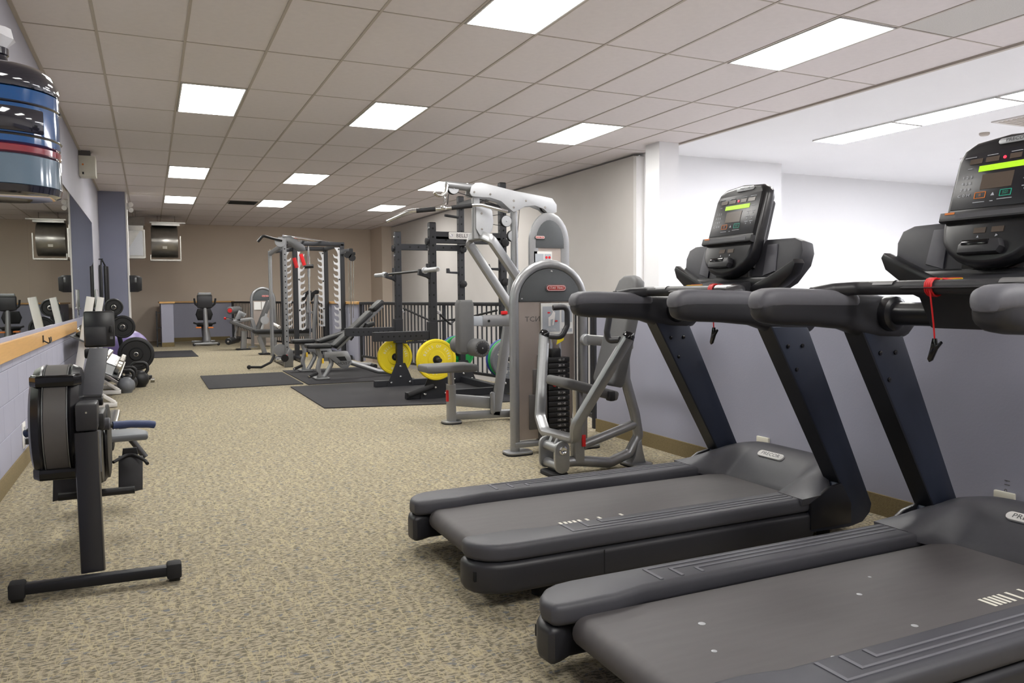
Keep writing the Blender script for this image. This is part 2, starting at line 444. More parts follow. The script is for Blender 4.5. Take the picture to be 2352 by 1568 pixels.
B().lathe((9.6, 6.5, ZC), (0, 0, -1), [(.06, 0), (.06, .02), (.045, .035), (0, .038)], 16).obj('body', 'tee', d)
d = thing('hall_vent', 'grey hall ceiling vent at the right edge', 'vent', (9.35, 5.95, ZC))
B().bbox((9.05, 5.6, ZC-.012), (9.65, 6.05, ZC)).obj('frame', 'greywall', d, 0)
for k in range(7): B().bbox((9.1, 5.64+k*.055, ZC-.018), (9.6, 5.665+k*.055, ZC-.01)).obj('slat', 'tee', d, 0)

# walls
bw = struct(B().bbox((XL-.2, YB, ZL), (6.5, YB+.15, ZC+.1)).obj('wall_back', 'beige', smooth=0))
# a pilaster in the far right corner
struct(B().bbox((6.0, 21.6, ZL), (6.3, YB, ZC)).obj('trim_2', 'beige', smooth=0))
wr = struct(B().bbox((XR, 9.37, ZL), (XR+.16, YB, ZC-.03)).obj('wall_right', 'greywall', smooth=0))
struct(B().bbox((XR-.012, 9.30, ZL), (XR+.12, 9.37, ZC-.05)).obj('trim_3', 'white_trim', smooth=0))
struct(B().bbox((XR+.12, 9.25, ZL), (8.77, 9.4, ZC)).bbox((8.77, 9.25, ZL), (8.9, 10.0, ZC)).bbox((8.77, 9.95, ZL), (14.2, 10.1, ZC)).obj('wall_hall', 'white_wall', smooth=0))
struct(B().bbox((14.1, YF, ZL), (14.25, 10.1, ZC+.1)).obj('wall_hall_end', 'white_wall', smooth=0))
struct(B().bbox((6.10, 8.52, ZL), (6.41, 8.83, ZC)).obj('wall_column', 'white_wall', smooth=0))
struct(B().bbox((XL-.2, YF-.15, ZL), (14.2, YF, ZC+.1)).obj('wall_front', 'greywall', smooth=0))
# half wall in front of the treadmills
struct(B().bbox((XH, YF, ZL), (XH+.12, 5.5, 1.03)).obj('wall_half', 'lilac', smooth=0))
struct(B().bbox((XH-.015, YF, 1.03), (XH+.135, 5.52, 1.06), .006).obj('trim_4', 'white_trim', smooth=0))
struct(B().bbox((XH-.012, YF, 0), (XH, 5.5, .105)).obj('baseboard_right', 'carpet_base', smooth=0))
struct(B().bbox((XL, YF, 0), (XL+.012, 16.2, .105)).obj('baseboard_left', 'carpet_base', smooth=0))
# left wall with painted blocks below the mirror
struct(B().bbox((XL-.2, YF, ZL), (XL-.012, YB, ZC)).obj('wall_left', 'mortar', smooth=0))
WL = bpy.data.objects['wall_left']
blk = B().box((0, 0, 0), (.014, .396, .198), .004).mesh('block', 'lilac', smooth=0)
half = B().box((0, 0, 0), (.014, .196, .198), .004).mesh('block', 'lilac', smooth=0)
for r in range(4):
    zc = .1+.1+r*.2
    y = 2.4 if r % 2 == 0 else 2.2
    while y < 16.2:
        share(blk, 'block', WL, (XL-.007, y+.2, zc)); y += .4
struct(B().bbox((XL-.014, YF, 0), (XL, 2.2, ZC)).bbox((XL-.014, 2.2, 0), (XL, 16.35, .1)).obj('wall_left_near', 'lilac', smooth=0))
struct(B().bbox((XL-.014, 2.2, 2.36), (XL, 16.35, ZC)).bbox((XL-.014, 14.33, .9), (XL, 16.35, 2.36)).bbox((XL-.014, 16.3, 0), (XL, YB, ZC)).obj('wall_left_upper', 'lilac_light', smooth=0))
# mirror in sheets
MI = thing('wall_mirror', 'long wall mirror above the maple rail on the left wall', 'mirror', (XL, 8, .87))
ys = [2.2, 3.73, 5.25, 6.77, 8.28, 9.80, 11.31, 12.82, 14.33]
for a, b in zip(ys[:-1], ys[1:]): B().bbox((XL-.01, a+.001, .87), (XL-.003, b-.001, 2.36)).obj('pane', 'mirror', MI, 0)
mr = thing('wall_rail', 'maple wooden rail under the mirror on the left wall', 'rail', (XL, 6, .76))
B().bbox((XL-.002, 2.2, .755), (XL+.02, 10.45, .87), .003).obj('board', 'maple', mr, 0)
hk = B()
for s in (-1, 1): hk.tube([(XL+.022, 7.19, .80), (XL+.06, 7.19+s*.01, .775), (XL+.075, 7.19+s*.05, .79), (XL+.07, 7.19+s*.06, .825)], .005, 8, .02)
hk.bbox((XL+.02, 7.175, .785), (XL+.027, 7.205, .84))
hk.obj('coat_hook', 'iron', mr)
# pillar
pl = struct(B().bbox((XL, 16.3, 0), (-.355, 16.75, ZC)).obj('wall_pillar', 'lilac_dark', smooth=0))
struct(B().bbox((-.355, 16.29, 0), (-.325, 16.76, ZC), .005).obj('trim_5', 'white_trim', smooth=0))
# half walls at the back, maple caps
struct(B().bbox((.24, 20.0, 0), (.5, 22.45, 1.02)).bbox((.5, 22.35, 0), (2.05, 22.5, 1.02)).obj('wall_low', 'lilac', smooth=0))
struct(B().bbox((.2, 19.96, 1.02), (.54, 22.5, 1.06), .005).bbox((.5, 22.28, 1.02), (2.08, 22.55, 1.06), .005).obj('trim_6', 'maple', smooth=0))
struct(B().bbox((.235, 19.985, 0), (.505, 20.0, .1)).bbox((.5, 22.33, 0), (1.95, 22.35, .1)).obj('baseboard_back', 'carpet_base', smooth=0))
struct(B().bbox((XH-.02, 13.5, 0), (XH+.1, 16.3, 1.0)).obj('wall_low_side', 'lilac', smooth=0))
struct(B().bbox((XH-.05, 13.46, 1.0), (XH+.13, 16.34, 1.045), .005).obj('trim_7', 'maple', smooth=0))
# small handrail left of the low wall
hr = thing('stair_handrail', 'short black handrail beside the low wall end', 'handrail', (.17, 20.0, 0))
B().box((.14, 20.05, .42), (.03, .04, .84)).obj('post', 'rack_black', hr, 0)
for z in (.1, .45, .8): B().bbox((.14, 20.04, z-.012), (.24, 20.06, z+.012)).obj('bracket', 'rack_black', hr, 0)
# railings
def railing(name, label, pts, spacing):
    t = thing(name, label, 'railing', (pts[0][0], pts[0][1], 0))
    P = [Vector((x, y, 0)) for x, y in pts]
    up = Vector((0, 0, 1))
    B().rtube([p+up*1.02 for p in P], .06, .05, up=up).obj('top_rail', 'rack_black', t)
    B().rtube([p+up*.1 for p in P], .04, .04, up=up).obj('bottom_rail', 'rack_black', t)
    bal = None
    for a, b in zip(P[:-1], P[1:]):
        L = (b-a).length; n = max(2, round(L/spacing)); ang = math.atan2(b.y-a.y, b.x-a.x)
        np_ = max(1, round(L/1.6))
        for k in range(n+1):
            p = a+(b-a)*k/n
            if bal is None: bal = B().bbox((-.008, -.008, .1), (.008, .008, 1.0)).mesh('baluster', 'rack_black', smooth=0)
            share(bal, 'baluster', t, (p.x-t.location.x, p.y-t.location.y, 0), (0, 0, ang))
        for k in range(np_+1):
            p = a+(b-a)*k/np_
            B().box((p.x, p.y, .5), (.045, .045, 1.0), .003).obj('post', 'rack_black', t, 0)
    return t
railing('balcony_railing', 'black metal railing with thin balusters behind the squat rack', RAIL, .115)
railing('balcony_railing', 'black metal railing behind the leg machine at the back', [(2.02, 22.2), (3.3, 16.45)], .115)
# outlet on the left wall
ot = thing('wall_outlet', 'white double power outlet low on the left wall with a hanging plug', 'outlet', (XL, 6.2, .2))
B().bbox((XL, 6.05, .13), (XL+.008, 6.17, .30), .002).obj('plate', 'white_trim', ot)
for z in (.18, .25): B().bbox((XL+.008, 6.085, z-.02), (XL+.012, 6.135, z+.02)).obj('socket', 'silver_light', ot, 0)
B().bbox((XL+.012, 6.09, .15), (XL+.05, 6.13, .19), .005).tube([(XL+.045, 6.11, .15), (XL+.05, 6.11, .06), (XL+.06, 6.12, .01)], .006, 8).obj('plug', 'iron', ot)
# junction plates on the half wall
p_ = PX(1755, 1012, XH)
o = thing('floor_box', 'small beige cable plate on the wall above the far treadmill hood', 'wall plate', p_)
B().box(p_+Vector((-.008, 0, 0)), (.016, .1, .05), .004).obj('plate', 'beige_plastic', o)
p_ = PX(2310, 1140, XH)
o = thing('floor_box', 'small beige cable plate on the wall by the near treadmill hood', 'wall plate', p_)
B().box(p_+Vector((-.008, 0, 0)), (.016, .09, .045), .004).obj('plate', 'beige_plastic', o)
p_ = PX(2314, 1120, XH)
text('SP 11', .035, p_+Vector((-.0005, 0, 0)), EZ_, (0, 1, 0), 'warm_grey', 'pencil_mark', bpy.data.objects['wall_half'])
# rubber mats on the carpet
def floor_mat(label, poly, t=.012, z=0.0):
    c = sum((Vector((x, y)) for x, y in poly), Vector((0, 0)))/len(poly)
    o = B().prism(poly, (0, 0, z+t/2), (1, 0, 0), (0, 1, 0), t, .003).obj('rubber_mat', 'rubber_mat')
    return tag(o, label, 'mat', 'black rubber floor mats')
floor_mat('black rubber mat on bare carpet left of the benches', [(.63, 10.28), (1.78, 10.28), (1.78, 12.05), (.63, 12.05)])
floor_mat('black rubber mat under the two incline benches', [(1.82, 10.16), (3.25, 10.16), (3.25, 12.3), (1.82, 12.3)])
floor_mat('front black rubber mat under the squat rack', [(1.57, 7.9), (3.6, 7.4), (3.75, 9.2), (3.6, 10.1), (1.57, 10.0)])
floor_mat('small far black rubber mat near the low wall', [(-.02, 16.3), (.83, 16.25), (.8, 18.2), (-.02, 18.2)])
# ================================================================ treadmills (built at the origin: x forward, y to the user's left)
def make_treadmill():
    t = thing('treadmill', 'x', 'treadmill')
    X, Y, Z = Vector((1, 0, 0)), Vector((0, 1, 0)), Vector((0, 0, 1))
    for s in (1, -1):
        # foot rail cap, plan outline
        inner = [(0.06, .262), (.22, .262), (.28, .272), (.34, .286), (1.56, .286)]
        outer = [(1.56, .44), (.16, .44), (.10, .432), (.055, .41), (.02, .37), (.005, .33), (.012, .28), (.03, .266)]
        pl = [(x, s*y) for x, y in inner+outer]
        rail = B().prism(pl, (0, 0, .205), X, Y, .066, .02, 3).obj('foot_rail', 'charcoal', t)
        gr = B()
        for x0, yy in ((.42, .402), (.50, .374), (.58, .346)):
            gr.bbox((x0, s*yy-.004, .2365), (1.5, s*yy+.004, .2405)); 
            gr.bbox((x0-.010, s*.308, .2365), (x0+.002, s*(yy+.004), .2403))
        parts(gr, 'rib', 'grey_soft', rail, 0)
        # lower skirt, side outline
        so = [(.09, .30), (1.58, .30), (1.58, .447), (.15, .447), (.09, .438), (.045, .415), (.012, .375), (-.002, .335), (.004, .285), (.02, .272), (.05, .28)]
        B().prism([(x, s*y) for x, y in so], (0, 0, .115), X, Y, .114, .022, 3).obj('side_skirt', 'black_plastic', t)
        B().bbox((.52, s*.447-.001, .075), (.524, s*.447+.001, .165)).obj('skirt_seam', 'hole', t, 0)
        B().bbox((.0155, s*.385-.006, .105), (.026, s*.385+.006, .14)).obj('end_slot', 'hole', t, 0)
        # upright with its curved foot
        up = [(1.935, .17), (1.53, .985), (1.33, .985), (1.735, .285), (1.70, .215), (1.56, .205), (1.56, .085), (1.80, .08), (1.88, .092), (1.925, .13)]
        col = B().prism(up, (0, s*.405, 0), X, Z, .085, .008).obj('upright', 'navy_metal', t)
        B().prism([(1.738, .285), (1.333, .985), (1.325, .985), (1.730, .285)], (0, s*.405, 0), X, Z, .083).obj('upright_edge', 'navy_dark', col, 0)
        bl = B()
        for (x, z) in ((1.42, .90), (1.50, .90), (1.47, .80)):
            for q in (-1, 1): bl.lathe((x, s*.405+q*.0425, z), (0, q, 0), [(.009, 0), (.009, .004), (.004, .006), (0, .006)], 10)
        parts(bl, 'bolt', 'black_gloss', col)
        # handrail block and its grip
        def loft(secs, y0, w, nseg=4):
            b = B(); vs = []; m = None
            for x, z0, z1, k in secs:
                pr = rrect(w*k, max(.004, (z1-z0)), min(w*k, z1-z0)*.42, nseg); m = len(pr)
                for a, c_ in pr: vs.append((x, y0+a, (z0+z1)/2+c_))
            fs = [(i*m+j, i*m+(j+1) % m, (i+1)*m+(j+1) % m, (i+1)*m+j) for i in range(len(secs)-1) for j in range(m)]
            fs += [tuple(range(m)), tuple(range((len(secs)-1)*m, len(secs)*m))]
            return b.add(vs, fs)
        blk = loft([(.866, 1.06, 1.09, .35), (.868, 1.045, 1.10, .62), (.880, 1.028, 1.12, .9), (.90, 1.02, 1.13, .98), (.95, 1.013, 1.133, 1), (1.10, 1.006, 1.13, 1), (1.25, .992, 1.122, 1), (1.34, .965, 1.118, 1), (1.42, .95, 1.115, 1), (1.52, .945, 1.10, 1), (1.57, .955, 1.08, .98), (1.60, .98, 1.06, .85), (1.61, 1.0, 1.045, .6)], s*.40, .098).obj('handrail', 'black_plastic', t)
        loft([(.860, 1.072, 1.095, .35), (.864, 1.07, 1.112, .7), (.880, 1.068, 1.13, .95), (.91, 1.066, 1.139, 1), (.95, 1.066, 1.141, 1), (1.22, 1.062, 1.133, 1), (1.29, 1.062, 1.123, .97), (1.30, 1.066, 1.115, .9)], s*.40, .106).obj('grip', 'grey_soft', blk)
        B().lathe((1.45, s*.352, 1.045), (0, -s, 0), [(.062, -.01), (.066, .01), (.062, .03), (.05, .038), (.046, .04)], 20).obj('collar', 'black_satin', t)
        # wing trays beside the console
        c, sn = math.cos(.2), math.sin(.2)
        back = [(.10, -.09), (.25, -.075), (.335, -.03), (.395, .045), (.402, .10), (.385, .145), (.34, .162), (.165, .165), (.10, .05)]
        wt = B().prism([(s*a, b) for a, b in back], (1.56, 0, 1.20), Y, (sn, 0, c), .075, .012).obj('wing_tray', 'charcoal', t)
        B().prism([(s*a, b) for a, b in [(.19, .0), (.19, .145), (.25, .145), (.262, .02)]], (1.519, 0, 1.20), Y, (sn, 0, c), .012, .005).obj('wing_ridge', 'grey_soft', wt)
        lip = [(.12, -.06), (.18, -.03), (.26, .0), (.34, .035), (.408, .068), (.420, .05), (.40, .005), (.33, -.045), (.25, -.075), (.12, -.095)]
        B().prism([(s*a, b) for a, b in lip], (1.51, 0, 1.20), Y, Z, .06, .008).obj('wing_lip', 'black_satin', wt)
    # belt around the deck
    bp = [(.115, .196), (1.72, .196), (1.72, .105), (.115, .105)]
    a = [(.115+.045*math.cos(PI/2+k*PI/8), .151+.045*math.sin(PI/2+k*PI/8)) for k in range(1, 8)]
    B().prism([(1.72, .196), (.115, .196)]+a+[(.115, .106), (1.72, .106)], (0, 0, 0), X, Z, .525, .002).obj('running_belt', 'belt', t)
    B().cyl((.115, -.29, .151), (.115, .29, .151), .03, 14).obj('roller', 'hole', t)
    B().bbox((.2, -.30, .05), (1.88, .30, .104), .01).obj('deck_frame', 'navy_dark', t)
    for x in (.3, 1.75):
        for y in (-.34, .34): B().cyl((x, y, 0), (x, y, .09), .03, 12).obj('foot', 'rubber', t)
    # hood over the motor
    nx, ny = 14, 24; vs = []; fs = []
    for j in range(ny+1):
        y = -.455+.91*j/ny; ay = abs(y)
        k = min(1, max(0, (ay-.22)/.09)); k = k*k*(3-2*k)
        xr = 1.655-.145*k; base = .197+.043*k
        crest = .352-.10*(ay/.455)**4
        for i in range(nx+1):
            u = i/nx; x = xr+(1.975-xr)*u
            if u < .72: q = u/.72; z = base+(crest-base)*math.sin(q*PI/2)**(1.0 if ay > .3 else 1.15)
            else: q = (u-.72)/.28; z = crest-(crest-.10)*q**2.4
            lim = .452-.092*min(1, max(0, (x-1.68)/.07))
            vs.append((x, max(-lim, min(lim, y)), z))
    o2 = len(vs)
    for v_ in list(vs): vs.append((v_[0], v_[1]*.985, max(.09, v_[2]-.03)))
    W = nx+1
    for j in range(ny):
        for i in range(nx):
            fs.append((j*W+i, j*W+i+1, (j+1)*W+i+1, (j+1)*W+i))
            fs.append((o2+j*W+i, o2+(j+1)*W+i, o2+(j+1)*W+i+1, o2+j*W+i+1))
    for j in range(ny):
        for i in (0, nx): fs.append((j*W+i, (j+1)*W+i, o2+(j+1)*W+i, o2+j*W+i))
    for i in range(nx):
        for j in (0, ny): fs.append((j*W+i, j*W+i+1, o2+j*W+i+1, o2+j*W+i))
    hood = B().add(vs, fs).obj('hood', 'charcoal', t, 60)
    for s in (1, -1): B().prism([(1.56, .10), (1.56, .215), (1.66, .27), (1.74, .285), (1.80, .19), (1.80, .10)], (0, s*.443, 0), X, Z, .02, .003).obj('hood_side', 'black_satin', hood)
    # oval badge on the hood
    n = Vector((-.74, 0, 1)).normalized(); ey = Vector((1, 0, .74)).normalized()
    bo = Vector((1.785, .03, .316))
    B().prism(rrect(.17, .038, .019, 5), bo, (0, -1, 0), ey, .012, .002).obj('badge', 'white_trim', hood)
    text('PRECOR', .03, bo+n*.0062, (0, -1, 0), ey, 'grey_panel', 'badge_lettering', hood, sx=1.1)
    # front handlebar with pulse sensors
    hbp = [(1.12, .40, 1.118), (1.20, .385, 1.132), (1.265, .33, 1.137), (1.275, .2, 1.137), (1.275, -.2, 1.137), (1.265, -.33, 1.137), (1.20, -.385, 1.132), (1.12, -.40, 1.118)]
    bar = B().tube(hbp, .024, 14, .05).obj('handlebar', 'black_plastic', t)
    for y0 in (.18, -.28):
        vs = []
        for q in range(2):
            for k in range(7):
                a = PI*(.25+.5*k/6)+.35; vs.append((1.273+.0258*math.cos(a), y0+q*.10, 1.137+.0258*math.sin(a)))
        B().add(vs, [(k, k+1, k+8, k+7) for k in range(6)]).obj('pulse_sensor', 'silver', bar)
    # crossbar and console mount
    B().cyl((1.45, -.352, 1.045), (1.45, .352, 1.045), .042, 18).obj('crossbar', 'black_satin', t)
    mt = [(1.24, 1.135), (1.28, 1.155), (1.42, 1.17), (1.60, 1.20), (1.62, 1.05), (1.5, 1.0), (1.40, 1.0), (1.34, 1.10)]
    mo = B().prism(mt, (0, 0, 0), X, Z, .30, .012).obj('console_mount', 'black_plastic', t)
    B().prism([(-.05, -.009), (.06, -.009), (.05, .009), (-.06, .009)], (1.30, .02, 1.163), (0, -1, 0), (1, 0, .12), .003).obj('warning_label', 'ext_yellow', mo, 0)
    B().prism([(-.03, -.004), (.05, -.004), (.045, .004), (-.035, .004)], (1.307, .02, 1.1655), (0, -1, 0), (1, 0, .12), .003).obj('warning_stripe', 'warm_red', mo, 0)
    # crescent shaped body under the trays
    cr = [(-.30, 1.165), (-.2, 1.12), (-.1, 1.10), (.1, 1.10), (.2, 1.12), (.30, 1.165), (.26, 1.20), (.14, 1.20), (0, 1.20), (-.14, 1.20), (-.26, 1.20)]
    B().prism(cr, (1.56, 0, 0), Y, Z, .15, .02).obj('tray_body', 'black_satin', t)
    # console pod
    c, sn = math.cos(.29), math.sin(.29); ey = Vector((sn, 0, c))*.93; ex = Vector((0, -1, 0)); nz = ex.cross(ey).normalized()
    o = Vector((1.465, 0, 1.197))
    hw = .172
    out = []
    for k in range(11):
        a = PI+PI*k/10; out.append((hw*math.cos(a), .14+.14*math.sin(a)))
    out += [(hw, .2), (hw-.002, .42), (hw-.012, .455), (hw-.035, .475), (0, .488), (-hw+.06, .475), (-hw+.02, .45), (-hw+.004, .41), (-hw, .2)]
    pod = B().prism(out, o+nz*(-.005), ex, ey, .07, .022, 3).obj('console', 'black_satin', t)
    B().prism([(-.13, .06), (.13, .06), (.12, .42), (-.12, .42)], o-nz*.06, ex, ey, .07, .02).obj('console_back', 'black_plastic', t)
    B().prism([(-.12, 1.13), (.12, 1.13), (.11, 1.34), (-.11, 1.34)], (1.545, 0, 0), Y, Z, .09, .012).obj('console_neck', 'black_satin', t)
    def on(a, b, h=.031): return o+ex*a+ey*b+nz*h
    sc = B().prism([(-.152, .215), (.152, .215), (.148, .43), (-.138, .425), (-.15, .40)], on(0, 0, .0305), ex, ey, .004, .001).obj('screen', 'screen', t)
    B().prism([(-.078, .352), (.088, .352), (.088, .374), (-.078, .374)], on(0, 0, .0335), ex, ey, .001).obj('lcd_strip', 'lcd', sc, 0)
    dd = B()
    for x0, x1 in ((-.115, -.072), (-.06, -.015), (.02, .058), (.07, .115)): dd.prism([(x0, .385), (x1, .385), (x1, .404), (x0, .404)], on(0, 0, .0335), ex, ey, .001)
    dd.prism([(-.06, .283), (.045, .283), (.045, .34), (-.06, .34)], on(0, 0, .0335), ex, ey, .001)
    parts(dd, 'small_display', 'dead_screen', sc, 0)
    B().lathe(on(.003, .395, .033), nz, [(.005, 0), (.005, .001), (0, .001)], 10).obj('indicator', 'led', sc)
    def ringkey(x, y, w_, h_, m, nm):
        b = B()
        for q in (-1, 1):
            b.prism([(x-w_/2, y+q*h_/2-.0012), (x+w_/2, y+q*h_/2-.0012), (x+w_/2, y+q*h_/2+.0012), (x-w_/2, y+q*h_/2+.0012)], on(0, 0, .0335), ex, ey, .001)
            b.prism([(x+q*w_/2-.0012, y-h_/2), (x+q*w_/2+.0012, y-h_/2), (x+q*w_/2+.0012, y+h_/2), (x+q*w_/2-.0012, y+h_/2)], on(0, 0, .0335), ex, ey, .001)
        b.obj(nm, m, sc, 0)
    ringkey(-.055, .262, .036, .022, 'orange', 'pause_key'); ringkey(.03, .262, .036, .022, 'teal', 'start_key')
    text('II', .014, on(-.055, .262, .0342), ex, ey, 'orange', 'pause_mark', sc, sx=1.2)
    text('QUICK\nSTART', .0065, on(.03, .262, .0342), ex, ey, 'teal', 'start_mark', sc)
    for n_, (row, y_) in enumerate(zip(('1 2 3', '4 5 6', '7 8 9', 'C 0 H'), (.335, .312, .289, .266))): text(row, .014, on(-.112, y_, .0342), ex, ey, 'screen_print', 'keypad_row', sc, sx=1.25)
    pr = B()
    for y_ in (.325, .298, .271):
        for x_ in (.09, .122): pr.prism([(x_-.011, y_+.006), (x_+.011, y_+.006), (x_+.011, y_+.009), (x_-.011, y_+.009)], on(0, 0, .0335), ex, ey, .001)
        for x_ in (.09, .122): pr.prism([(x_-.003, y_-.005), (x_+.003, y_-.005), (x_+.003, y_), (x_-.003, y_)], on(0, 0, .0335), ex, ey, .001)
    for x_, y_, w_ in ((-.115, .412, .02), (-.04, .411, .018), (.04, .411, .018), (.1, .412, .02), (-.11, .368, .008), (-.055, .236, .02), (.03, .24, .024), (.115, .362, .012), (-.012, .236, .005)):
        pr.prism([(x_-w_, y_-.0012), (x_+w_, y_-.0012), (x_+w_, y_+.0012), (x_-w_, y_+.0012)], on(0, 0, .0335), ex, ey, .001)
    pr.prism([(-.018, .256), (-.006, .256), (-.012, .268)], on(0, 0, .0335), ex, ey, .001)
    pr.obj('key_print', 'screen_print', sc, 0)['kind'] = 'stuff'
    sh = B().prism([(-.17, .165), (.172, .165), (.172, .2), (-.17, .2)], on(0, 0, .04), ex, ey, .03, .006).obj('book_ledge', 'black_plastic', t)
    B().prism([(-.15, .189), (-.115, .189), (-.115, .197), (-.15, .197)], on(0, 0, .0555), ex, ey, .001).obj('ledge_tag', 'orange', sh, 0)
    B().prism([(-.11, .172), (.14, .172), (.14, .19), (-.11, .19)], on(0, 0, .0552), ex, ey, .001).obj('ledge_strip', 'charcoal', sh, 0)
    lo = B().prism([(-.05, .12), (-.01, .12), (-.01, .14), (-.05, .14)], on(0, 0, .031), ex, ey, .002).prism([(.01, .12), (.05, .12), (.05, .14), (.01, .14)], on(0, 0, .031), ex, ey, .002)
    parts(lo, 'speed_display', 'dead_screen', pod, 0)
    B().prism([(-.036, .103), (-.028, .103), (-.032, .112)], on(0, 0, .032), ex, ey, .001).prism([(.026, .103), (.036, .107), (.028, .113)], on(0, 0, .032), ex, ey, .001).obj('speed_icon', 'screen_print', pod, 0)
    sw = B().prism([(-.075, .038), (.06, .038), (.07, .06), (.06, .088), (-.06, .088), (-.075, .07)], on(0, 0, .045), ex, ey, .035, .01).obj('rocker_switch', 'black_plastic', t)
    B().prism([(-.06, .066), (.03, .066), (.03, .084), (-.06, .084)], on(0, 0, .062), ex, ey, .01, .004).obj('rocker_top', 'black_gloss', sw)
    B().prism(rrect(.12, .022, .011, 4), on(.03, .457, .0315), ex, ey, .005, .002).obj('logo_plate', 'silver_light', pod)
    text('PRECOR', .017, on(.03, .4575, .0345), ex, ey, 'grey_panel', 'logo_lettering', pod, sx=1.1)
    B().lathe(o+ex*.172+ey*.45, ex, [(.006, -.002), (.006, .002), (0, .003)], 10).obj('screw', 'chrome', pod)
    return t
def safety_cord(t, cy, tx, ty):
    # safety cord looped round the handlebar
    cord = B()
    for k in range(4): cord.tube([(tx+1.275+.028*math.cos(a), (ty+cy)+k*.007+.002*math.sin(a), 1.137+.028*math.sin(a)) for a in [2*PI*q/12 for q in range(13)]], .0038, 6)
    cord.tube([(tx+1.275, (ty+cy)-.02, 1.163), (tx+1.30, (ty+cy)-.06, 1.155), (tx+1.31, (ty+cy)-.10, 1.135)], .004, 6)
    cord.tube([(tx+1.249, (ty+cy)+.004, 1.13), (tx+1.249, (ty+cy)-.012, 1.02), (tx+1.249, (ty+cy)-.017, .97)], .0028, 6)
    co_ = cord.obj('safety_cord', 'red', t)
    B().prism([(-.006, .02), (.006, .02), (.008, 0), (.022, .012), (.026, .006), (.010, -.014), (-.006, -.05), (-.016, -.056), (-.022, -.046), (-.012, -.01)], (tx+1.249, (ty+cy)-.017, .955), (0, -1, 0), (0, 0, 1), .012, .003).obj('cord_clip', 'black_gloss', co_)
TREAD = make_treadmill()
TREAD.location = (1.0, 2.915, 0); TREAD['label'] = 'black treadmill farther back, fully in view'; TREAD['group'] = 'treadmills facing the half wall'
T2 = dup(TREAD, (1.0, 1.65, 0), label='black treadmill in the foreground, cut by the lower right corner')
for tm, x0, lab in ((TREAD, .485, ''), (T2, 1.235, '')):
    tk = B().box((0, 0, 0), (.012, .056, .0012)).mesh('belt_tick', 'white_print', smooth=0)
    for dx in (0, .022, .043, .064, .088, .124, .183, .29): share(tk, 'belt_tick', tm, (x0+dx, -.185, .197))
safety_cord(TREAD, -.165, 1.0, 2.915); safety_cord(T2, .035, 1.0, 1.65)
sp = B()
for (x, y, r) in ((.38, .07, .011), (.30, -.08, .008), (.95, .03, .009), (.9, -.2, .01), (.55, -.24, .008), (1.1, .12, .006)): sp.lathe((x, y, .1965), (0, 0, 1), [(r, 0), (r*.7, .0008), (0, .0008)], 9)
o = sp.mesh('belt_speck', 'silver_light'); share(o, 'belt_speck', T2)['kind'] = 'stuff'
# ================================================================ chest press station with its weight tower
def arch(x0, x1, Y, zs, zt, n=14):
    cx, a = (x0+x1)/2, (x1-x0)/2
    return [(x0, Y, .02)]+[(cx-a*math.cos(PI*k/n), Y, zs+(zt-zs)*math.sin(PI*k/n)) for k in range(n+1)]+[(x1, Y, .02)]
def arch_panel(x0, x1, zb, zs, zt, n=14):
    cx, a = (x0+x1)/2, (x1-x0)/2
    return [(x0, zb)]+[(cx-a*math.cos(PI*k/n), zs+(zt-zs)*math.sin(PI*k/n)) for k in range(n+1)]+[(x1, zb)]
EX, EZ = Vector((1, 0, 0)), Vector((0, 0, 1))
def brand(parent, c, w, ex=EX, ey=EZ):
    """red pill badge with white outline and lettering; c on the panel face, facing ex x ey"""
    n = Vector(ex).cross(Vector(ey)).normalized(); c = Vector(c)
    h = w*.27
    p = B().prism(rrect(w*1.12, h*1.3, h*.65, 5), c, ex, ey, .008, .002).obj('badge_rim', 'grey_panel', parent)
    B().prism(rrect(w, h, h/2, 5), c+n*.003, ex, ey, .008, .001).obj('badge', 'warm_red', parent)
    b = B(); r = rrect(w*.94, h*.78, h*.39, 5)
    b.sweep([c+n*.0075+Vector(ex)*x+Vector(ey)*y for x, y in r], [(-.0016, -.0008), (.0016, -.0008), (.0016, .0008), (-.0016, .0008)], up=n, closed=True)
    b.obj('badge_outline', 'white_trim', parent, 0)
    text('STAR TRAC', h*.56, c+n*.0073, ex, ey, 'white_trim', 'badge_lettering', parent, sx=.98, shear=.18)
FN = Vector((1, 0, 0)), Vector((0, 0, 1))     # ex x ey = -Y: faces the camera side

cp = thing('chest_press', 'silver seated chest press with grey pads and arched weight tower, beside the far treadmill', 'exercise machine', (2.6, 4.6, 0))
TY_ = 4.95
B().tube(arch(2.315, 2.868, TY_, 1.08, 1.345), .034, 16).obj('tower_frame', 'silver', cp)
B().prism(arch_panel(2.345, 2.838, 1.078, 1.09, 1.315), (0, TY_, 0), EX, EZ, .05, .004).obj('tower_head', 'grey_panel', cp)
brand(cp, (2.635, TY_-.0275, 1.175), .155)
sc_ = B()
for x, z in ((2.365, 1.10), (2.60, 1.295), (2.82, 1.10)): sc_.lathe((x, TY_-.025, z), (0, -1, 0), [(.009, 0), (.007, .005), (0, .006)], 10)
parts(sc_, 'screw', 'chrome', cp)
B().bbox((2.345, TY_-.012, .10), (2.515, TY_+.012, 1.078)).bbox((2.515, TY_+.07, .10), (2.838, TY_+.09, 1.078)).obj('shroud', 'champagne', cp, 0)
text('TCИ', .05, (2.455, TY_-.0125, .955), EX, EZ, 'warm_grey', 'shroud_lettering', cp, sx=1.2)
sh = B()
for x0, z0, z1 in ((2.487, .60, .70), (2.452, .42, .60), (2.42, .17, .42)): sh.bbox((x0, TY_-.03, z0), (2.56, TY_+.03, z1), .004)
sh.bbox((2.495, TY_-.02, .08), (2.56, TY_+.02, .17))
sh.obj('stack_cover', 'warm_grey', cp)
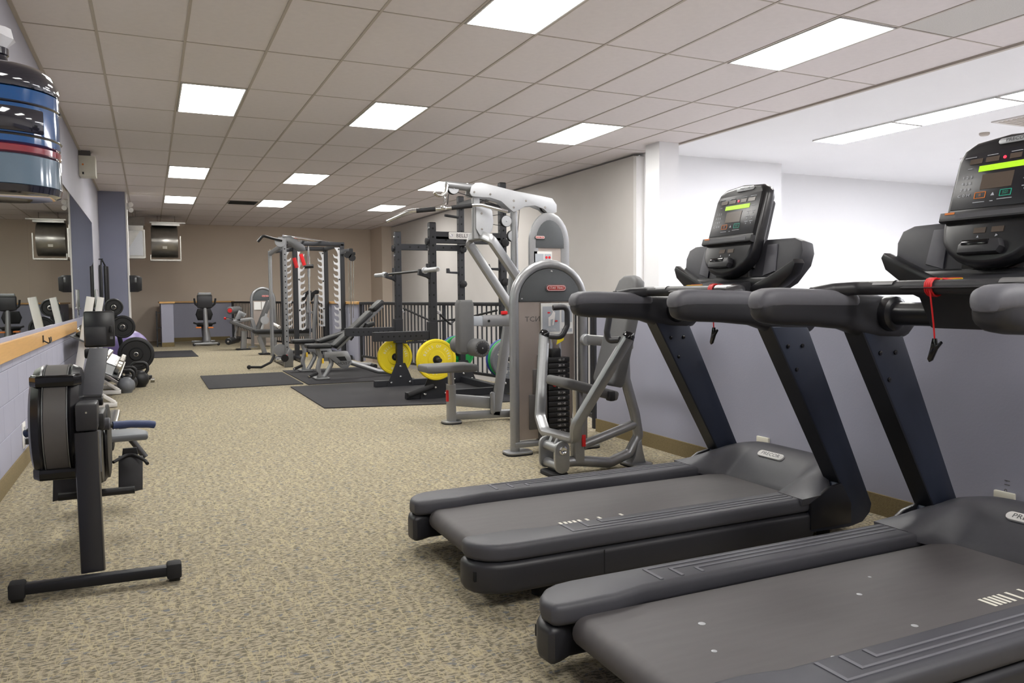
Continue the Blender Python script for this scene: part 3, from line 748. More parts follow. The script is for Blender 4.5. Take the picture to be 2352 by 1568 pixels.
B().bbox((2.30, TY_-.04, .05), (2.52, TY_+.04, .09), .01).obj('base_bar', 'silver', cp)
for x in (2.315, 2.868):
    f = B().prism(rrect(.2, .16, .05, 3), (x+.02, TY_, .018), (1, 0, 0), (0, 1, 0), .014, .004).obj('foot_plate', 'silver', cp)
    B().prism(rrect(.2, .16, .05, 3), (x+.02, TY_, .006), (1, 0, 0), (0, 1, 0), .012).obj('foot_rubber', 'rubber', f)
# weight stack
plate = B().box((0, 0, 0), (.17, .11, .036), .003).mesh('weight_plate', 'iron')
nums = ['15 / 7', '20 / 9', '30 / 14', '40 / 18', '50 / 23', '65 / 30', '75 / 34', '85 / 39', '100 / 45', '115 / 52', '130 / 59', '145 / 66', '160 / 73', '175 / 79', '190 / 86']
for k in range(15):
    z = .66-k*.0395
    share(plate, 'weight_plate', cp, (2.655-2.6, TY_+.02-4.6, z))
    text(nums[k], .021, (2.672, TY_-.0362, z), EX, EZ, 'white_trim', 'plate_number', cp)
B().cyl((2.62, TY_+.02, .68), (2.62, TY_+.02, 1.07), .011, 10).cyl((2.69, TY_+.02, .68), (2.69, TY_+.02, 1.07), .011, 10).obj('guide_rod', 'chrome', cp)
B().bbox((2.60, TY_-.02, .67), (2.68, TY_+.05, .74), .01).obj('stack_head', 'iron', cp)
B().ball((2.61, TY_-.05, .485), .016, 10).cyl((2.61, TY_-.05, .485), (2.63, TY_-.02, .485), .006, 8).obj('selector_pin', 'red', cp)
B().prism([(-.03, -.03), (.03, .0), (.03, .03), (-.02, .01)], (2.665, TY_-.03, .80), EX, EZ, .002).obj('yellow_tag', 'yellow', cp, 0)
# instruction placard
B().bbox((2.515, TY_-.026, .845), (2.775, TY_-.020, 1.068), .002).obj('placard', 'placard_white', cp, 0)
B().bbox((2.527, TY_-.0275, .865), (2.665, TY_-.0258, 1.045)).bbox((2.68, TY_-.0275, .93), (2.765, TY_-.0258, 1.045)).bbox((2.68, TY_-.0275, .86), (2.765, TY_-.0258, .885)).obj('placard_panel', 'placard', cp, 0)
fg = B().prism([(-.03, -.05), (-.012, -.05), (-.012, -.005), (.008, .0), (.0, -.045), (.012, -.045), (.022, .01), (.026, .045), (.008, .055), (-.004, .03), (-.016, .02), (-.03, .01)], (2.602, TY_-.029, .955), EX, EZ, .001).lathe((2.614, TY_-.0285, 1.02), (0, -1, 0), [(.012, 0), (.012, .001), (0, .001)], 12)
fg.obj('placard_figure', 'white_trim', cp, 0)
B().prism([(-.012, 0), (0, .008), (0, .004), (.012, .004), (.012, -.004), (0, -.004), (0, -.008)], (2.575, TY_-.029, 1.0), EX, EZ, .001).prism([(-.012, 0), (0, .008), (0, .004), (.012, .004), (.012, -.004), (0, -.004), (0, -.008)], (2.635, TY_-.029, .94), EX, EZ, .001).obj('placard_arrow', 'red', cp, 0)
text('CHEST PRESS', .014, (2.645, TY_-.0262, 1.056), EX, EZ, 'placard', 'placard_title', cp)
text('Adjust the seat height\nPush the handles forward', .008, (2.595, TY_-.029, .88), EX, EZ, 'white_trim', 'placard_text', cp)
# base frame of the seat
YC = 4.26
B().tube([(2.29, YC, .075), (2.42, YC, .075), PY(1400, 1062, YC), PY(1445, 1040, YC), PY(1466, 1000, YC), PY(1458, 950, YC), PY(1436, 870, YC), (2.78, YC, .75)], .034, 14, .05).obj('frame', 'silver', cp)
B().tube([PY(1338, 1022, YC), PY(1460, 972, YC)], .030, 14).obj('brace', 'silver', cp)
a_ = PY(1458, 1066, YC)
B().prism([(-.06, 0), (.055, 0), (.03, .09), (.02, .16), (-.01, .14), (-.03, .05)], (a_.x+.01, YC, .02), EX, EZ, .08, .01).obj('rear_foot', 'silver', cp)
f = B().prism(rrect(.16, .2, .04, 3), (a_.x+.01, YC, .018), (1, 0, 0), (0, 1, 0), .014, .004).obj('foot_plate', 'silver', cp)
B().prism(rrect(.16, .2, .04, 3), (a_.x+.01, YC, .006), (1, 0, 0), (0, 1, 0), .012).obj('foot_rubber', 'rubber', f)
# pivot block
for y in (4.165, 4.375): B().prism(rrect(.10, .20, .045, 4), (2.265, y, .13), EX, EZ, .022, .005).obj('pivot_plate', 'silver', cp)
B().cyl((2.265, 4.17, .065), (2.265, 4.37, .065), .03, 16).obj('lower_spindle', 'silver', cp)
pv = B().cyl((2.265, 4.17, .175), (2.265, 4.37, .175), .032, 16).obj('pivot_tube', 'silver', cp)
B().lathe((2.265, 4.153, .175), (0, -1, 0), [(.028, 0), (.028, .008), (.02, .012), (.012, .006), (0, .006)], 16).obj('pivot_cap', 'chrome', cp)
f = B().prism(rrect(.12, .22, .05, 4), (2.265, 4.27, .012), (1, 0, 0), (0, 1, 0), .024, .004).obj('front_foot', 'rubber', cp)
# lever yoke with two arms
fa, na = PY(1250, 768, 4.74), PY(1443, 775, 3.77)
fb, nb = PY(1240, 955, 4.60), PY(1322, 978, 3.98)
B().rtube([fa, fb, (2.31, 4.48, .235), (2.30, 4.05, .255), nb, na], .05, .075, up=(1, 0, .25), fil=.09, r=.022).obj('lever_arm', 'silver', cp)
for d in (-.03, .04): B().rtube([(2.268, 4.27+d, .19), (2.302, 4.27+d*1.15, .25)], .03, .045).obj('lever_strut', 'silver', cp)
for p, q in ((fa, -1), (na, 1)):
    dirn = Vector((.1, 0, .3)).normalized()
    B().lathe(p, dirn, [(.036, -.01), (.036, .012), (.026, .03), (0, .036)], 14).obj('arm_cap', 'black_gloss', cp)
# C-shaped grips
g1 = [PY(1262, 772, 4.72), PY(1290, 774, 4.66), PY(1303, 748, 4.66), PY(1303, 704, 4.66), PY(1270, 707, 4.68)]
g2 = [PY(1424, 780, 3.80), PY(1398, 782, 3.87), PY(1394, 762, 3.87), PY(1402, 712, 3.87), PY(1428, 700, 3.82)]
for g in (g1, g2): B().tube(g, .019, 12, .04).obj('grip', 'black_plastic', cp)
# seat and its post
s0, s1 = PY(1274, 873, YC), PY(1398, 906, YC)
ex = (s1-s0).normalized()
B().prism(rrect((s1-s0).length, .30, .05, 4), (s0+s1)/2, ex, (0, 1, 0), .06, .018, 3).obj('seat', 'pad_grey', cp)
B().rtube([(2.43, YC, .30), (2.43, YC, .56)], .055, .055, up=(1, 0, 0)).obj('seat_post', 'steel', cp)
B().rtube([(2.43, YC, .07), (2.43, YC, .345)], .072, .072, up=(1, 0, 0)).obj('post_sleeve', 'silver', cp)
B().bbox((2.44, YC-.045, .17), (2.465, YC-.02, .245), .004).obj('adjust_lever', 'red', cp)
B().bbox((2.56, YC-.18, .465), (2.60, YC-.12, .53), .01).obj('seat_latch', 'pad_black', cp)
# back pad
b0, b1 = PY(1398, 872, YC), PY(1449, 655, YC)
ez = (b1-b0).normalized()
L = (b1-b0).length
pl = [(-.14, 0), (-.12, -.035), (.12, -.035), (.14, 0), (.125, L-.04), (.10, L+.03), (.05, L+.06), (-.05, L+.06), (-.10, L+.03), (-.125, L-.04)]
B().prism(pl, b0, (0, 1, 0), ez, .085, .025, 3).obj('back_pad', 'pad_grey', cp)
B().prism([(-.1285, L-.055), (.1285, L-.055), (.1285, L-.05), (-.1285, L-.05)], b0, (0, 1, 0), ez, .0865).obj('pad_seam', 'hole', cp, 0)
B().rtube([b0+Vector((.06, 0, .1)), b0+Vector((.17, 0, .45))], .06, .04).obj('back_bracket', 'silver', cp)
# link from the tower to the backrest
lk = B().cyl((2.86, 4.905, .80), (2.86, 4.86, .80), .042, 18, .004)
lk.obj('pulley', 'silver_light', cp)
B().lathe((2.86, 4.86, .80), (0, -1, 0), [(.008, 0), (.008, .004), (0, .005)], 8).obj('pulley_bolt', 'chrome', cp)
B().rtube([(2.88, 4.88, .80), (2.90, 4.5, .80), (2.84, 4.29, .80)], .05, .07).obj('link_arm', 'silver', cp)

# ================================================================ lat pulldown
lp = thing('lat_pulldown', 'tall silver lat pulldown station with grey seat and long chrome bar', 'exercise machine', (2.5, 6.2, 0))
YS = 6.3
q = PF(1037, 972)
f = B().prism(rrect(.17, .17, .06, 4), (q.x, q.y, .018), (1, 0, 0), (0, 1, 0), .014, .004).obj('foot_plate', 'silver', lp)
B().prism(rrect(.17, .17, .06, 4), (q.x, q.y, .006), (1, 0, 0), (0, 1, 0), .012).obj('foot_rubber', 'rubber', f)
YS = q.y
B().rtube([(q.x, YS, .02), (q.x, YS, .345)], .075, .075, up=(1, 0, 0)).obj('post_sleeve', 'silver', lp)
B().rtube([(q.x, YS, .30), (q.x, YS, .48)], .05, .05, up=(1, 0, 0)).obj('seat_post', 'steel', lp)
s0, s1 = PY(970, 847, YS), PY(1088, 843, YS)
B().prism([(0, -.13), (.06, -.165), (.40, -.165), (.46, -.15), (.46, .15), (.40, .165), (.06, .165), (0, .13)], s0, (1, 0, 0), (0, 1, 0), .065, .02, 3).obj('seat', 'pad_grey', lp)
B().bbox((q.x-.05, YS-.03, .20), (q.x-.035, YS, .30)).obj('adjust_lever', 'red', lp)
B().rtube([(q.x, YS, .065), PY(1175, 948, YS)], .06, .07).obj('base_bar', 'silver', lp)
B().rtube([PY(1040, 918, YS), PY(1132, 925, YS)], .05, .105).obj('seat_link', 'silver', lp)
B().prism(rrect(.045, .20, .02, 3), PY(1131, 925, YS-.04), EX, EZ, .02, .004).obj('link_plate', 'silver', lp)
B().rtube([PY(1138, 952, YS), PY(1168, 735, YS), PY(1182, 620, YS)], .06, .085, fil=.2).obj('column', 'silver', lp)
# thigh rollers and chest pad
a_ = PY(1066, 690, 6.15); b_ = PY(1068, 812, 6.15)
B().prism([(-.055, 0), (.055, 0), (.07, .03), (.07, .42), (.055, .455), (-.055, .455), (-.07, .42), (-.07, .03)], b_, (1, 0, 0), (a_-b_).normalized(), .11, .02, 3).obj('chest_pad', 'pad_grey', lp)
B().rtube([PY(1072, 737, 6.15), PY(1112, 737, 6.15)], .05, .085).obj('slide_tube', 'placard', lp)
B().rtube([PY(1106, 737, 6.15), PY(1168, 735, 6.15)], .065, .10).obj('slide_sleeve', 'silver', lp)
B().lathe(PY(1123, 737, 6.115), (0, -1, 0), [(.011, 0), (.011, .004), (0, .004)], 10).obj('lock_hole', 'hole', lp)
B().bbox(PY(1150, 722, 6.14), PY(1166, 714, 6.10), .003).obj('lock_lever', 'red', lp)
for y0, y1, dx in ((6.30, 6.52, -.0), (5.93, 6.15, 0)):
    c0 = PY(1098, 798, 6.05); c = Vector((c0.x-.01, 0, c0.z))
    r = B().lathe((c.x, y1, c.z), (0, -1, 0), [(.03, 0), (.06, .004), (.076, .02), (.076, y1-y0-.02), (.065, y1-y0-.002), (.03, y1-y0)], 22).obj('thigh_roller', 'pad_grey', lp)
    hub = B().lathe((c.x, y0, c.z), (0, -1, 0), [(.052, -.002), (.03, .006), (0, .006)], 18)
    for k in range(16):
        a = 2*PI*k/16; hub.bbox((c.x+.055*math.cos(a)-.003, y0-.003, c.z+.055*math.sin(a)-.003), (c.x+.055*math.cos(a)+.003, y0, c.z+.055*math.sin(a)+.003))
    hub.obj('roller_hub', 'pad_black', r)
    B().lathe((c.x, y0-.006, c.z), (0, -1, 0), [(.008, 0), (.006, .004), (0, .005)], 8).obj('roller_bolt', 'chrome', r)
B().cyl((c.x, 5.95, c.z), (c.x, 6.5, c.z), .02, 12).obj('roller_axle', 'steel', lp)
# upper frame: bent tube with two legs
B().rtube([PY(1177, 712, 6.32), PY(1078, 560, 6.42), PY(1082, 546, 6.40), PY(1108, 541, 6.12), PY(1128, 550, 6.06), PY(1200, 655, 6.06)], .055, .075, fil=.05, up=(0.3, 0.2, 1)).obj('apex_frame', 'silver', lp)
YL = 6.15
B().rtube([PY(1093, 548, YL), PY(1092, 436, YL)], .06, .06, up=(0, 1, 0)).obj('front_mast', 'silver', lp)
B().tube([PY(1180, 486, YL), PY(1182, 640, YL), (PY(1182, 640, YL).x, YL, .08)], .033, 14).obj('rear_mast', 'silver', lp)
B().tube([PY(1024, 424, YL), PY(1100, 433, YL)], .032, 14).obj('boom', 'silver', lp)
arm = [(1079, 443), (1082, 428), (1092, 420), (1105, 419), (1180, 438), (1242, 450), (1268, 456), (1278, 470), (1278, 487), (1262, 494), (1248, 480), (1228, 472), (1205, 474), (1190, 483), (1179, 487), (1168, 478), (1150, 462), (1125, 454), (1093, 452), (1083, 450)]
o = PY(1079, 443, YL-.045)
poly = [((PY(x, y, YL-.045)-o).x, (PY(x, y, YL-.045)-o).z) for x, y in arm]
B().prism(poly, o, EX, EZ, .014, .003).obj('arm_plate', 'silver_light', lp)
B().prism(poly, o+Vector((0, .10, 0)), EX, EZ, .014, .003).obj('arm_plate', 'silver_light', lp)
sc_ = B()
for x, y in ((1089, 441), (1126, 446), (1180, 461), (1180, 476), (1208, 461), (1252, 476)): sc_.lathe(PY(x, y, YL-.052), (0, -1, 0), [(.010, 0), (.008, .006), (0, .007)], 10)
parts(sc_, 'bolt', 'steel', lp)
cv = [(1093, 470), (1118, 471), (1130, 484), (1133, 510), (1130, 530), (1118, 543), (1102, 540), (1093, 525)]
o = PY(1093, 500, YL-.04); B().prism([((PY(x, y, YL-.04)-o).x, (PY(x, y, YL-.04)-o).z) for x, y in cv], o, EX, EZ, .012, .003).obj('pulley_cover', 'silver_light', lp)
sc_ = B()
for x, y in ((1106, 490), (1107, 526)): sc_.lathe(PY(x, y, YL-.047), (0, -1, 0), [(.010, 0), (.008, .006), (0, .007)], 10)
parts(sc_, 'bolt', 'steel', lp)
for x, y in ((1161, 508), (1176, 542), (1040, 433), (1252, 476)):
    c = PY(x, y, YL+.01)
    pu = B().lathe(c+Vector((0, -.02, 0)), (0, 1, 0), [(.05, 0), (.05, .004), (.043, .01), (.043, .022), (.05, .028), (.05, .032)], 22).obj('pulley', 'rubber', lp)
    B().lathe(c+Vector((0, -.021, 0)), (0, -1, 0), [(.046, 0), (.046, .004), (0, .004)], 22).lathe(c+Vector((0, -.025, 0)), (0, -1, 0), [(.008, 0), (.006, .005), (0, .006)], 8).obj('pulley_disc', 'silver_light', pu)
B().tube([PY(1040, 440, YL), PY(1030, 446, YL), PY(1028, 470, YL)], .004, 6).tube([PY(1193, 476, YL), PY(1188, 548, YL)], .003, 6).tube([PY(1130, 495, YL), PY(1155, 492, YL)], .003, 6).tube([PY(1130, 515, YL), PY(1165, 520, YL)], .003, 6).tube([PY(1046, 440, YL), PY(1140, 470, YL)], .003, 6).obj('cable', 'iron', lp)
hk = B().tube([PY(1027, 425, YL-.03), PY(1024, 442, YL-.05), PY(1015, 450, YL-.06), PY(1004, 448, YL-.06), PY(998, 441, YL-.06)], .014, 10, .02).obj('bar_hook', 'steel', lp)
ch = B()
for k, y in enumerate((443, 450, 457, 464)):
    c = PY(1022, y, YL); ch.tube([c+Vector((.010*math.cos(a)*(1 if k % 2 else .5), .010*math.cos(a)*(0 if k % 2 else 1), .020*math.sin(a))) for a in [2*PI*j/10 for j in range(11)]], .003, 6)
ch.obj('snap_link', 'chrome', lp)
def PB(x, y): return PY(x, y, YL-.15*(x-1022)/144)
barp = [PB(888, 508), PB(938, 485), PB(952, 483), PB(1020, 478), PB(1092, 471), PB(1106, 471), PB(1166, 486)]
bar = tag(B().tube(barp, .015, 12, .05).obj('lat_bar', 'chrome'), 'long chrome lat bar with bent ends and black grips hanging from the pulldown cable', 'bar')
B().cyl(PB(956, 484), PB(1000, 480), .019, 12).obj('grip', 'rubber', bar)
B().cyl(PB(1037, 477), PB(1084, 472), .019, 12).obj('grip', 'rubber', bar)
B().ball(PB(1020, 477), .022, 10, (1.6, 1, 1)).obj('swivel', 'chrome', bar)
# its own weight tower
T2Y = 5.9
x0, x1 = PY(1225, 600, T2Y).x, PY(1296, 600, T2Y).x
zt = PY(1260, 500, T2Y).z; zs = PY(1260, 560, T2Y).z
B().rtube(arch(x0, x1, T2Y, zs, zt), .09, .04, up=(0, 1, 0), r=.018).obj('tower_frame', 'silver', lp)
B().prism(arch_panel(x0+.015, x1-.015, PY(1260, 570, T2Y).z, zs, zt-.02), (0, T2Y, 0), EX, EZ, .05, .004).obj('tower_head', 'grey_panel', lp)
brand(lp, PY(1240, 545, T2Y-.0275), .085)
B().bbox((x0+.015, T2Y-.012, .10), (x1-.015, T2Y+.012, PY(1260, 570, T2Y).z)).obj('shroud', 'champagne', lp, 0)
pz = PY(1226, 577, T2Y-.016)
B().bbox((pz.x, T2Y-.02, pz.z-.3), (pz.x+.17, T2Y-.014, pz.z)).obj('placard', 'placard_white', lp, 0)
B().bbox((pz.x+.01, T2Y-.022, pz.z-.12), (pz.x+.09, T2Y-.0195, pz.z-.02)).bbox((pz.x+.10, T2Y-.022, pz.z-.12), (pz.x+.16, T2Y-.0195, pz.z-.02)).obj('placard_panel', 'placard', lp, 0)
B().lathe((pz.x+.117, T2Y-.0222, pz.z-.05), (0, -1, 0), [(.012, 0), (0, .001)], 10).lathe((pz.x+.145, T2Y-.0222, pz.z-.05), (0, -1, 0), [(.012, 0), (0, .001)], 10).obj('placard_figure', 'red', lp, 0)
for x in (x0, x1): B().prism(rrect(.12, .2, .03, 3), (x, T2Y, .012), (1, 0, 0), (0, 1, 0), .024, .004).obj('foot_plate', 'silver', lp)
B().rtube([PY(1175, 948, q.y), (x0, T2Y+.05, .065)], .06, .07).obj('base_bar', 'silver', lp)
# ================================================================ squat rack
rk = thing('squat_rack', 'black squat rack with drilled uprights and white name plate on the front mats', 'squat rack', (3.2, 8.75, 0))
FX, BX, NY, FY = 2.81, 3.65, 8.10, 9.40
ZM = .012
UPS = [(FX, FY, 1.92), (FX, NY, 1.92), (BX, FY, 2.39), (BX, NY, 2.39)]
hole = B().lathe((0, 0, 0), (0, -1, 0), [(.013, 0), (.013, .002), (0, .002)], 10).mesh('bolt_hole', 'hole')
for x, y, h in UPS:
    up = B().box((x, y, (h+ZM)/2), (.075, .075, h-ZM), .004).obj('upright', 'rack_black', rk, 0)
    z = .75
    while z < h-.05:
        hb = B().lathe((x, y-.0376, z), (0, -1, 0), [(.012, 0), (.012, .0015), (0, .0015)], 10).lathe((x-.0376, y, z), (-1, 0, 0), [(.010, 0), (.010, .0015), (0, .0015)], 10)
        parts(hb, 'bolt_hole', 'hole', up); z += .092 if z > 1.3 else .13
    B().box((x, y, h+.004), (.07, .07, .008), .003).obj('end_cap', 'hole', up)
    # foot gusset
    B().prism([(-.17, ZM), (.17, ZM), (.17, ZM+.03), (.06, .30), (-.06, .30), (-.17, ZM+.03)], (x, y-.043, 0), EX, EZ, .008).obj('gusset', 'rack_black', rk, 0)
    bo = B()
    for dx, z in ((0, .26), (0, .13), (-.12, .06), (.12, .06)): bo.lathe((x+dx, y-.047, z), (0, -1, 0), [(.018, 0), (.018, .004), (.011, .012), (0, .013)], 10)
    parts(bo, 'bolt', 'chrome', rk)
for y in (NY, FY):
    B().box(((FX+BX)/2-.1, y, ZM+.04), (BX-FX+.45, .075, .075), .004).obj('base_rail', 'rack_black', rk, 0)
    B().box(((FX+BX)/2, y, 1.74), (BX-FX, .07, .075), .004).obj('side_beam', 'rack_black', rk, 0)
    for k in range(6):
        B().lathe((FX+.15+k*.11, y-.036, 1.74), (0, -1, 0), [(.012, 0), (.012, .0015), (0, .0015)], 10).obj('bolt_hole', 'hole', rk)
B().box((BX, (NY+FY)/2, ZM+.04), (.075, FY-NY, .075), .004).obj('base_rail', 'rack_black', rk, 0)
B().box((BX, (NY+FY)/2, 2.28), (.07, FY-NY, .07), .004).obj('rear_beam', 'rack_black', rk, 0)
for y in (NY, FY): B().tube([(BX-.04, y-.02, 2.13), (BX-.22, y-.02, 2.15)], .017, 10).obj('storage_peg', 'rubber', rk)
B().box((BX, (NY+FY)/2, 1.80), (.07, FY-NY-.07, .075), .004).obj('rear_beam', 'rack_black', rk, 0)
zn = PY(1040, 541, NY-.045).z; xn = PY(1031, 541, NY-.045).x
B().box(((FX+BX)/2, NY, zn), (BX-FX, .07, .085), .004).obj('name_beam', 'rack_black', rk, 0)
B().prism(rrect(.52, .075, .012, 3), (xn+.26, NY-.042, zn), EX, EZ, .008, .002).obj('name_plate', 'white_trim', rk)
text('BELLS OF STEEL', .058, (xn+.285, NY-.0465, zn), EX, EZ, 'iron', 'name_lettering', rk, sx=1.0)
B().lathe((xn+.03, NY-.046, zn), (0, -1, 0), [(.02, 0), (.02, .006), (0, .008)], 12).obj('plate_bolt', 'chrome', rk)
# spotter arms, J hooks, knobs
for y in (NY, FY):
    sa = B().box((FX-.355, y, .70), (.64, .075, .10), .005).obj('spotter_arm', 'rack_black', rk, 0)
    for k in range(8):
        B().lathe((FX-.58+k*.062, y-.038, .70), (0, -1, 0), [(.010, 0), (.010, .0015), (0, .0015)], 10).obj('bolt_hole', 'hole', sa)
    B().box((FX-.01, y, .70), (.10, .10, .30), .005).obj('arm_bracket', 'rack_black', rk, 0)
    B().prism([(-.13, 0), (-.12, .06), (-.10, .06), (-.09, .02), (-.03, .02), (-.03, .12), (0, .12), (0, -.05), (-.03, -.03)], (FX-.036, y, 1.36), EX, EZ, .06, .004).obj('bar_hook', 'rack_black', rk)
    B().prism([(-.16, 0), (-.16, .06), (-.13, .06), (-.12, .02), (-.01, .02), (-.01, -.01)], (BX-.036, y, 1.42), EX, EZ, .05, .004).obj('bar_hook', 'rack_black', rk)
    for z in (1.72, 1.28): B().lathe((BX+.01, y-.04, z), (0, -1, 0), [(.03, 0), (.045, .01), (.045, .035), (.02, .045), (0, .046)], 8).obj('knob', 'rubber', rk)
    B().lathe((FX-.04, y, 1.72), (-1, 0, 0), [(.02, 0), (.04, .01), (.04, .03), (0, .035)], 8).obj('knob', 'rubber', rk)
    for z in (1.86, 1.63): B().lathe((FX-.038, y, z), (-1, 0, 0), [(.016, 0), (.016, .008), (0, .01)], 10).obj('bolt', 'chrome', rk)
B().tube([(FX+.05, FY-.05, .98), (FX+.3, FY-.4, .82), (FX+.55, FY-.8, .86), (BX-.05, NY+.05, .96)], .012, 8, .2).obj('band', 'rubber', rk)
B().tube([(FX+.05, NY-.05, .94), (FX+.35, NY+.4, .80), (FX+.6, NY+.9, .84), (BX-.05, FY-.05, .97)], .012, 8, .2).obj('band', 'rubber', rk)
for y in (NY-.045, FY-.045): B().lathe((FX+.05, y, .95), (0, -1, 0), [(.022, 0), (.022, .01), (0, .012)], 10).obj('bolt', 'chrome', rk)
B().box((FX+.22, FY-.045, .585), (.36, .012, .09), .003).obj('decal_bar', 'rack_black', rk, 0)
text('JUST', .05, (FX+.13, FY-.052, .585), EX, EZ, 'yellow', 'decal_word', rk); text('HOLES', .05, (FX+.30, FY-.052, .585), EX, EZ, 'white_trim', 'decal_word', rk)
for x, y, s in ((FX, NY, -1), (FX, FY, 1), (BX, FY, 1), (BX, NY, -1)):
    z = .445 if (x, s) == (FX, -1) else (.37 if x == FX else (.39 if s > 0 else .42))
    B().cyl((x-.03, y+s*.03, z), (x-.03, y+s*.30, z), .024, 14, .004).obj('plate_peg', 'rubber', rk)
# long mine sleeve in front
B().cyl((FX-.03, NY-.06, .15), (FX-.34, NY-.12, .07), .028, 14, .004).obj('landmine_sleeve', 'rubber', rk)
# barbell
b0, b1 = PX(863, 631, FX-.10), PX(1006, 617, FX-.10)
b0.z = b1.z = 1.405
bb = thing('barbell', 'empty barbell with silver sleeves resting on the squat rack hooks', 'barbell', (b0+b1)/2)
d = (b1-b0).normalized()
B().cyl(b0+d*.40, b1-d*.40, .0145, 12).obj('shaft', 'iron', bb)
for a, s in ((b0, 1), (b1, -1)):
    sl = B().lathe(a, d*s, [(.018, 0), (.025, .006), (.025, .40), (.036, .402), (.036, .43), (.02, .44)], 18).obj('sleeve', 'silver_light', bb)
    B().lathe(a-d*s*.001, -d*s, [(.016, 0), (.016, .002), (0, .002)], 12).obj('end_cap', 'steel', sl)
# bumper plates
def ring_text(txt, c, r, a0, size, m, name, parent, step=None, nrm=Vector((0, -1, 0))):
    """letters set around a circle on a face that looks along nrm"""
    ex = EX if nrm.y < 0 else -EX
    step = step or size*.72/r
    for k, chs in enumerate(txt):
        if chs == ' ': continue
        a = a0-k*step; e = ex*math.cos(a)+EZ*math.sin(a); tng = ex*math.sin(a)-EZ*math.cos(a)
        text(chs, size, Vector(c)+e*r, tng, e, m, name, parent)
def bumper(label, c, r, m, txt=None, t=.055, s=-1):
    o = thing('bumper_plate', label, 'weight plate', c, group='bumper plates on the rack pegs')
    c = Vector(c); ax = Vector((0, s, 0))
    B().lathe(c-ax*t/2, ax, [(.027, 0), (r*.42, 0), (r*.45, .006), (r*.84, .006), (r*.87, 0), (r-.008, 0), (r, .008), (r, t-.008), (r-.008, t), (r*.87, t), (r*.84, t-.006), (r*.45, t-.006), (r*.42, t), (.027, t)], 40, True).obj('disc', m, o)
    B().lathe(c-ax*(t/2+.001), ax, [(.026, 0), (.046, 0), (.046, t+.002), (.026, t+.002)], 24, True).obj('hub', 'rubber' if m != 'grey_plate' else 'steel', o)
    if txt:
        f = c+ax*(t/2-.0055)
        ring_text('BELLS OF STEEL', f, r*.65, 2.75, .042, 'white_print', 'lettering', o, nrm=ax)
        ring_text(txt, f, r*.65, -.9, .048, 'white_print', 'lettering', o, nrm=ax)
    return o
bumper('yellow bumper plate in front, on the near rack upright behind the pulldown seat', (FX-.03, NY-.165, .445), .222, 'yellow', '35 LB')
bumper('yellow bumper plate farther back, half hidden by the far rack upright', (FX-.03, FY+.10, .37), .222, 'yellow', '35 LB')
bumper('green bumper plate on the far rear rack upright', (BX-.03, FY+.08, .39), .222, 'green', '25 LB')
bumper('blue bumper plate peeking out behind the green one on the far rear upright', (BX-.03, FY+.145, .39), .222, 'blue')
bumper('blue bumper plate at the back of the near rear peg', (BX-.03, NY-.095, .42), .222, 'blue')
bumper('green bumper plate sandwiched on the near rear peg', (BX-.03, NY-.157, .42), .222, 'green')
bumper('grey bumper plate at the front of the near rear peg', (BX-.03, NY-.219, .42), .222, 'grey_plate', '55 LB')

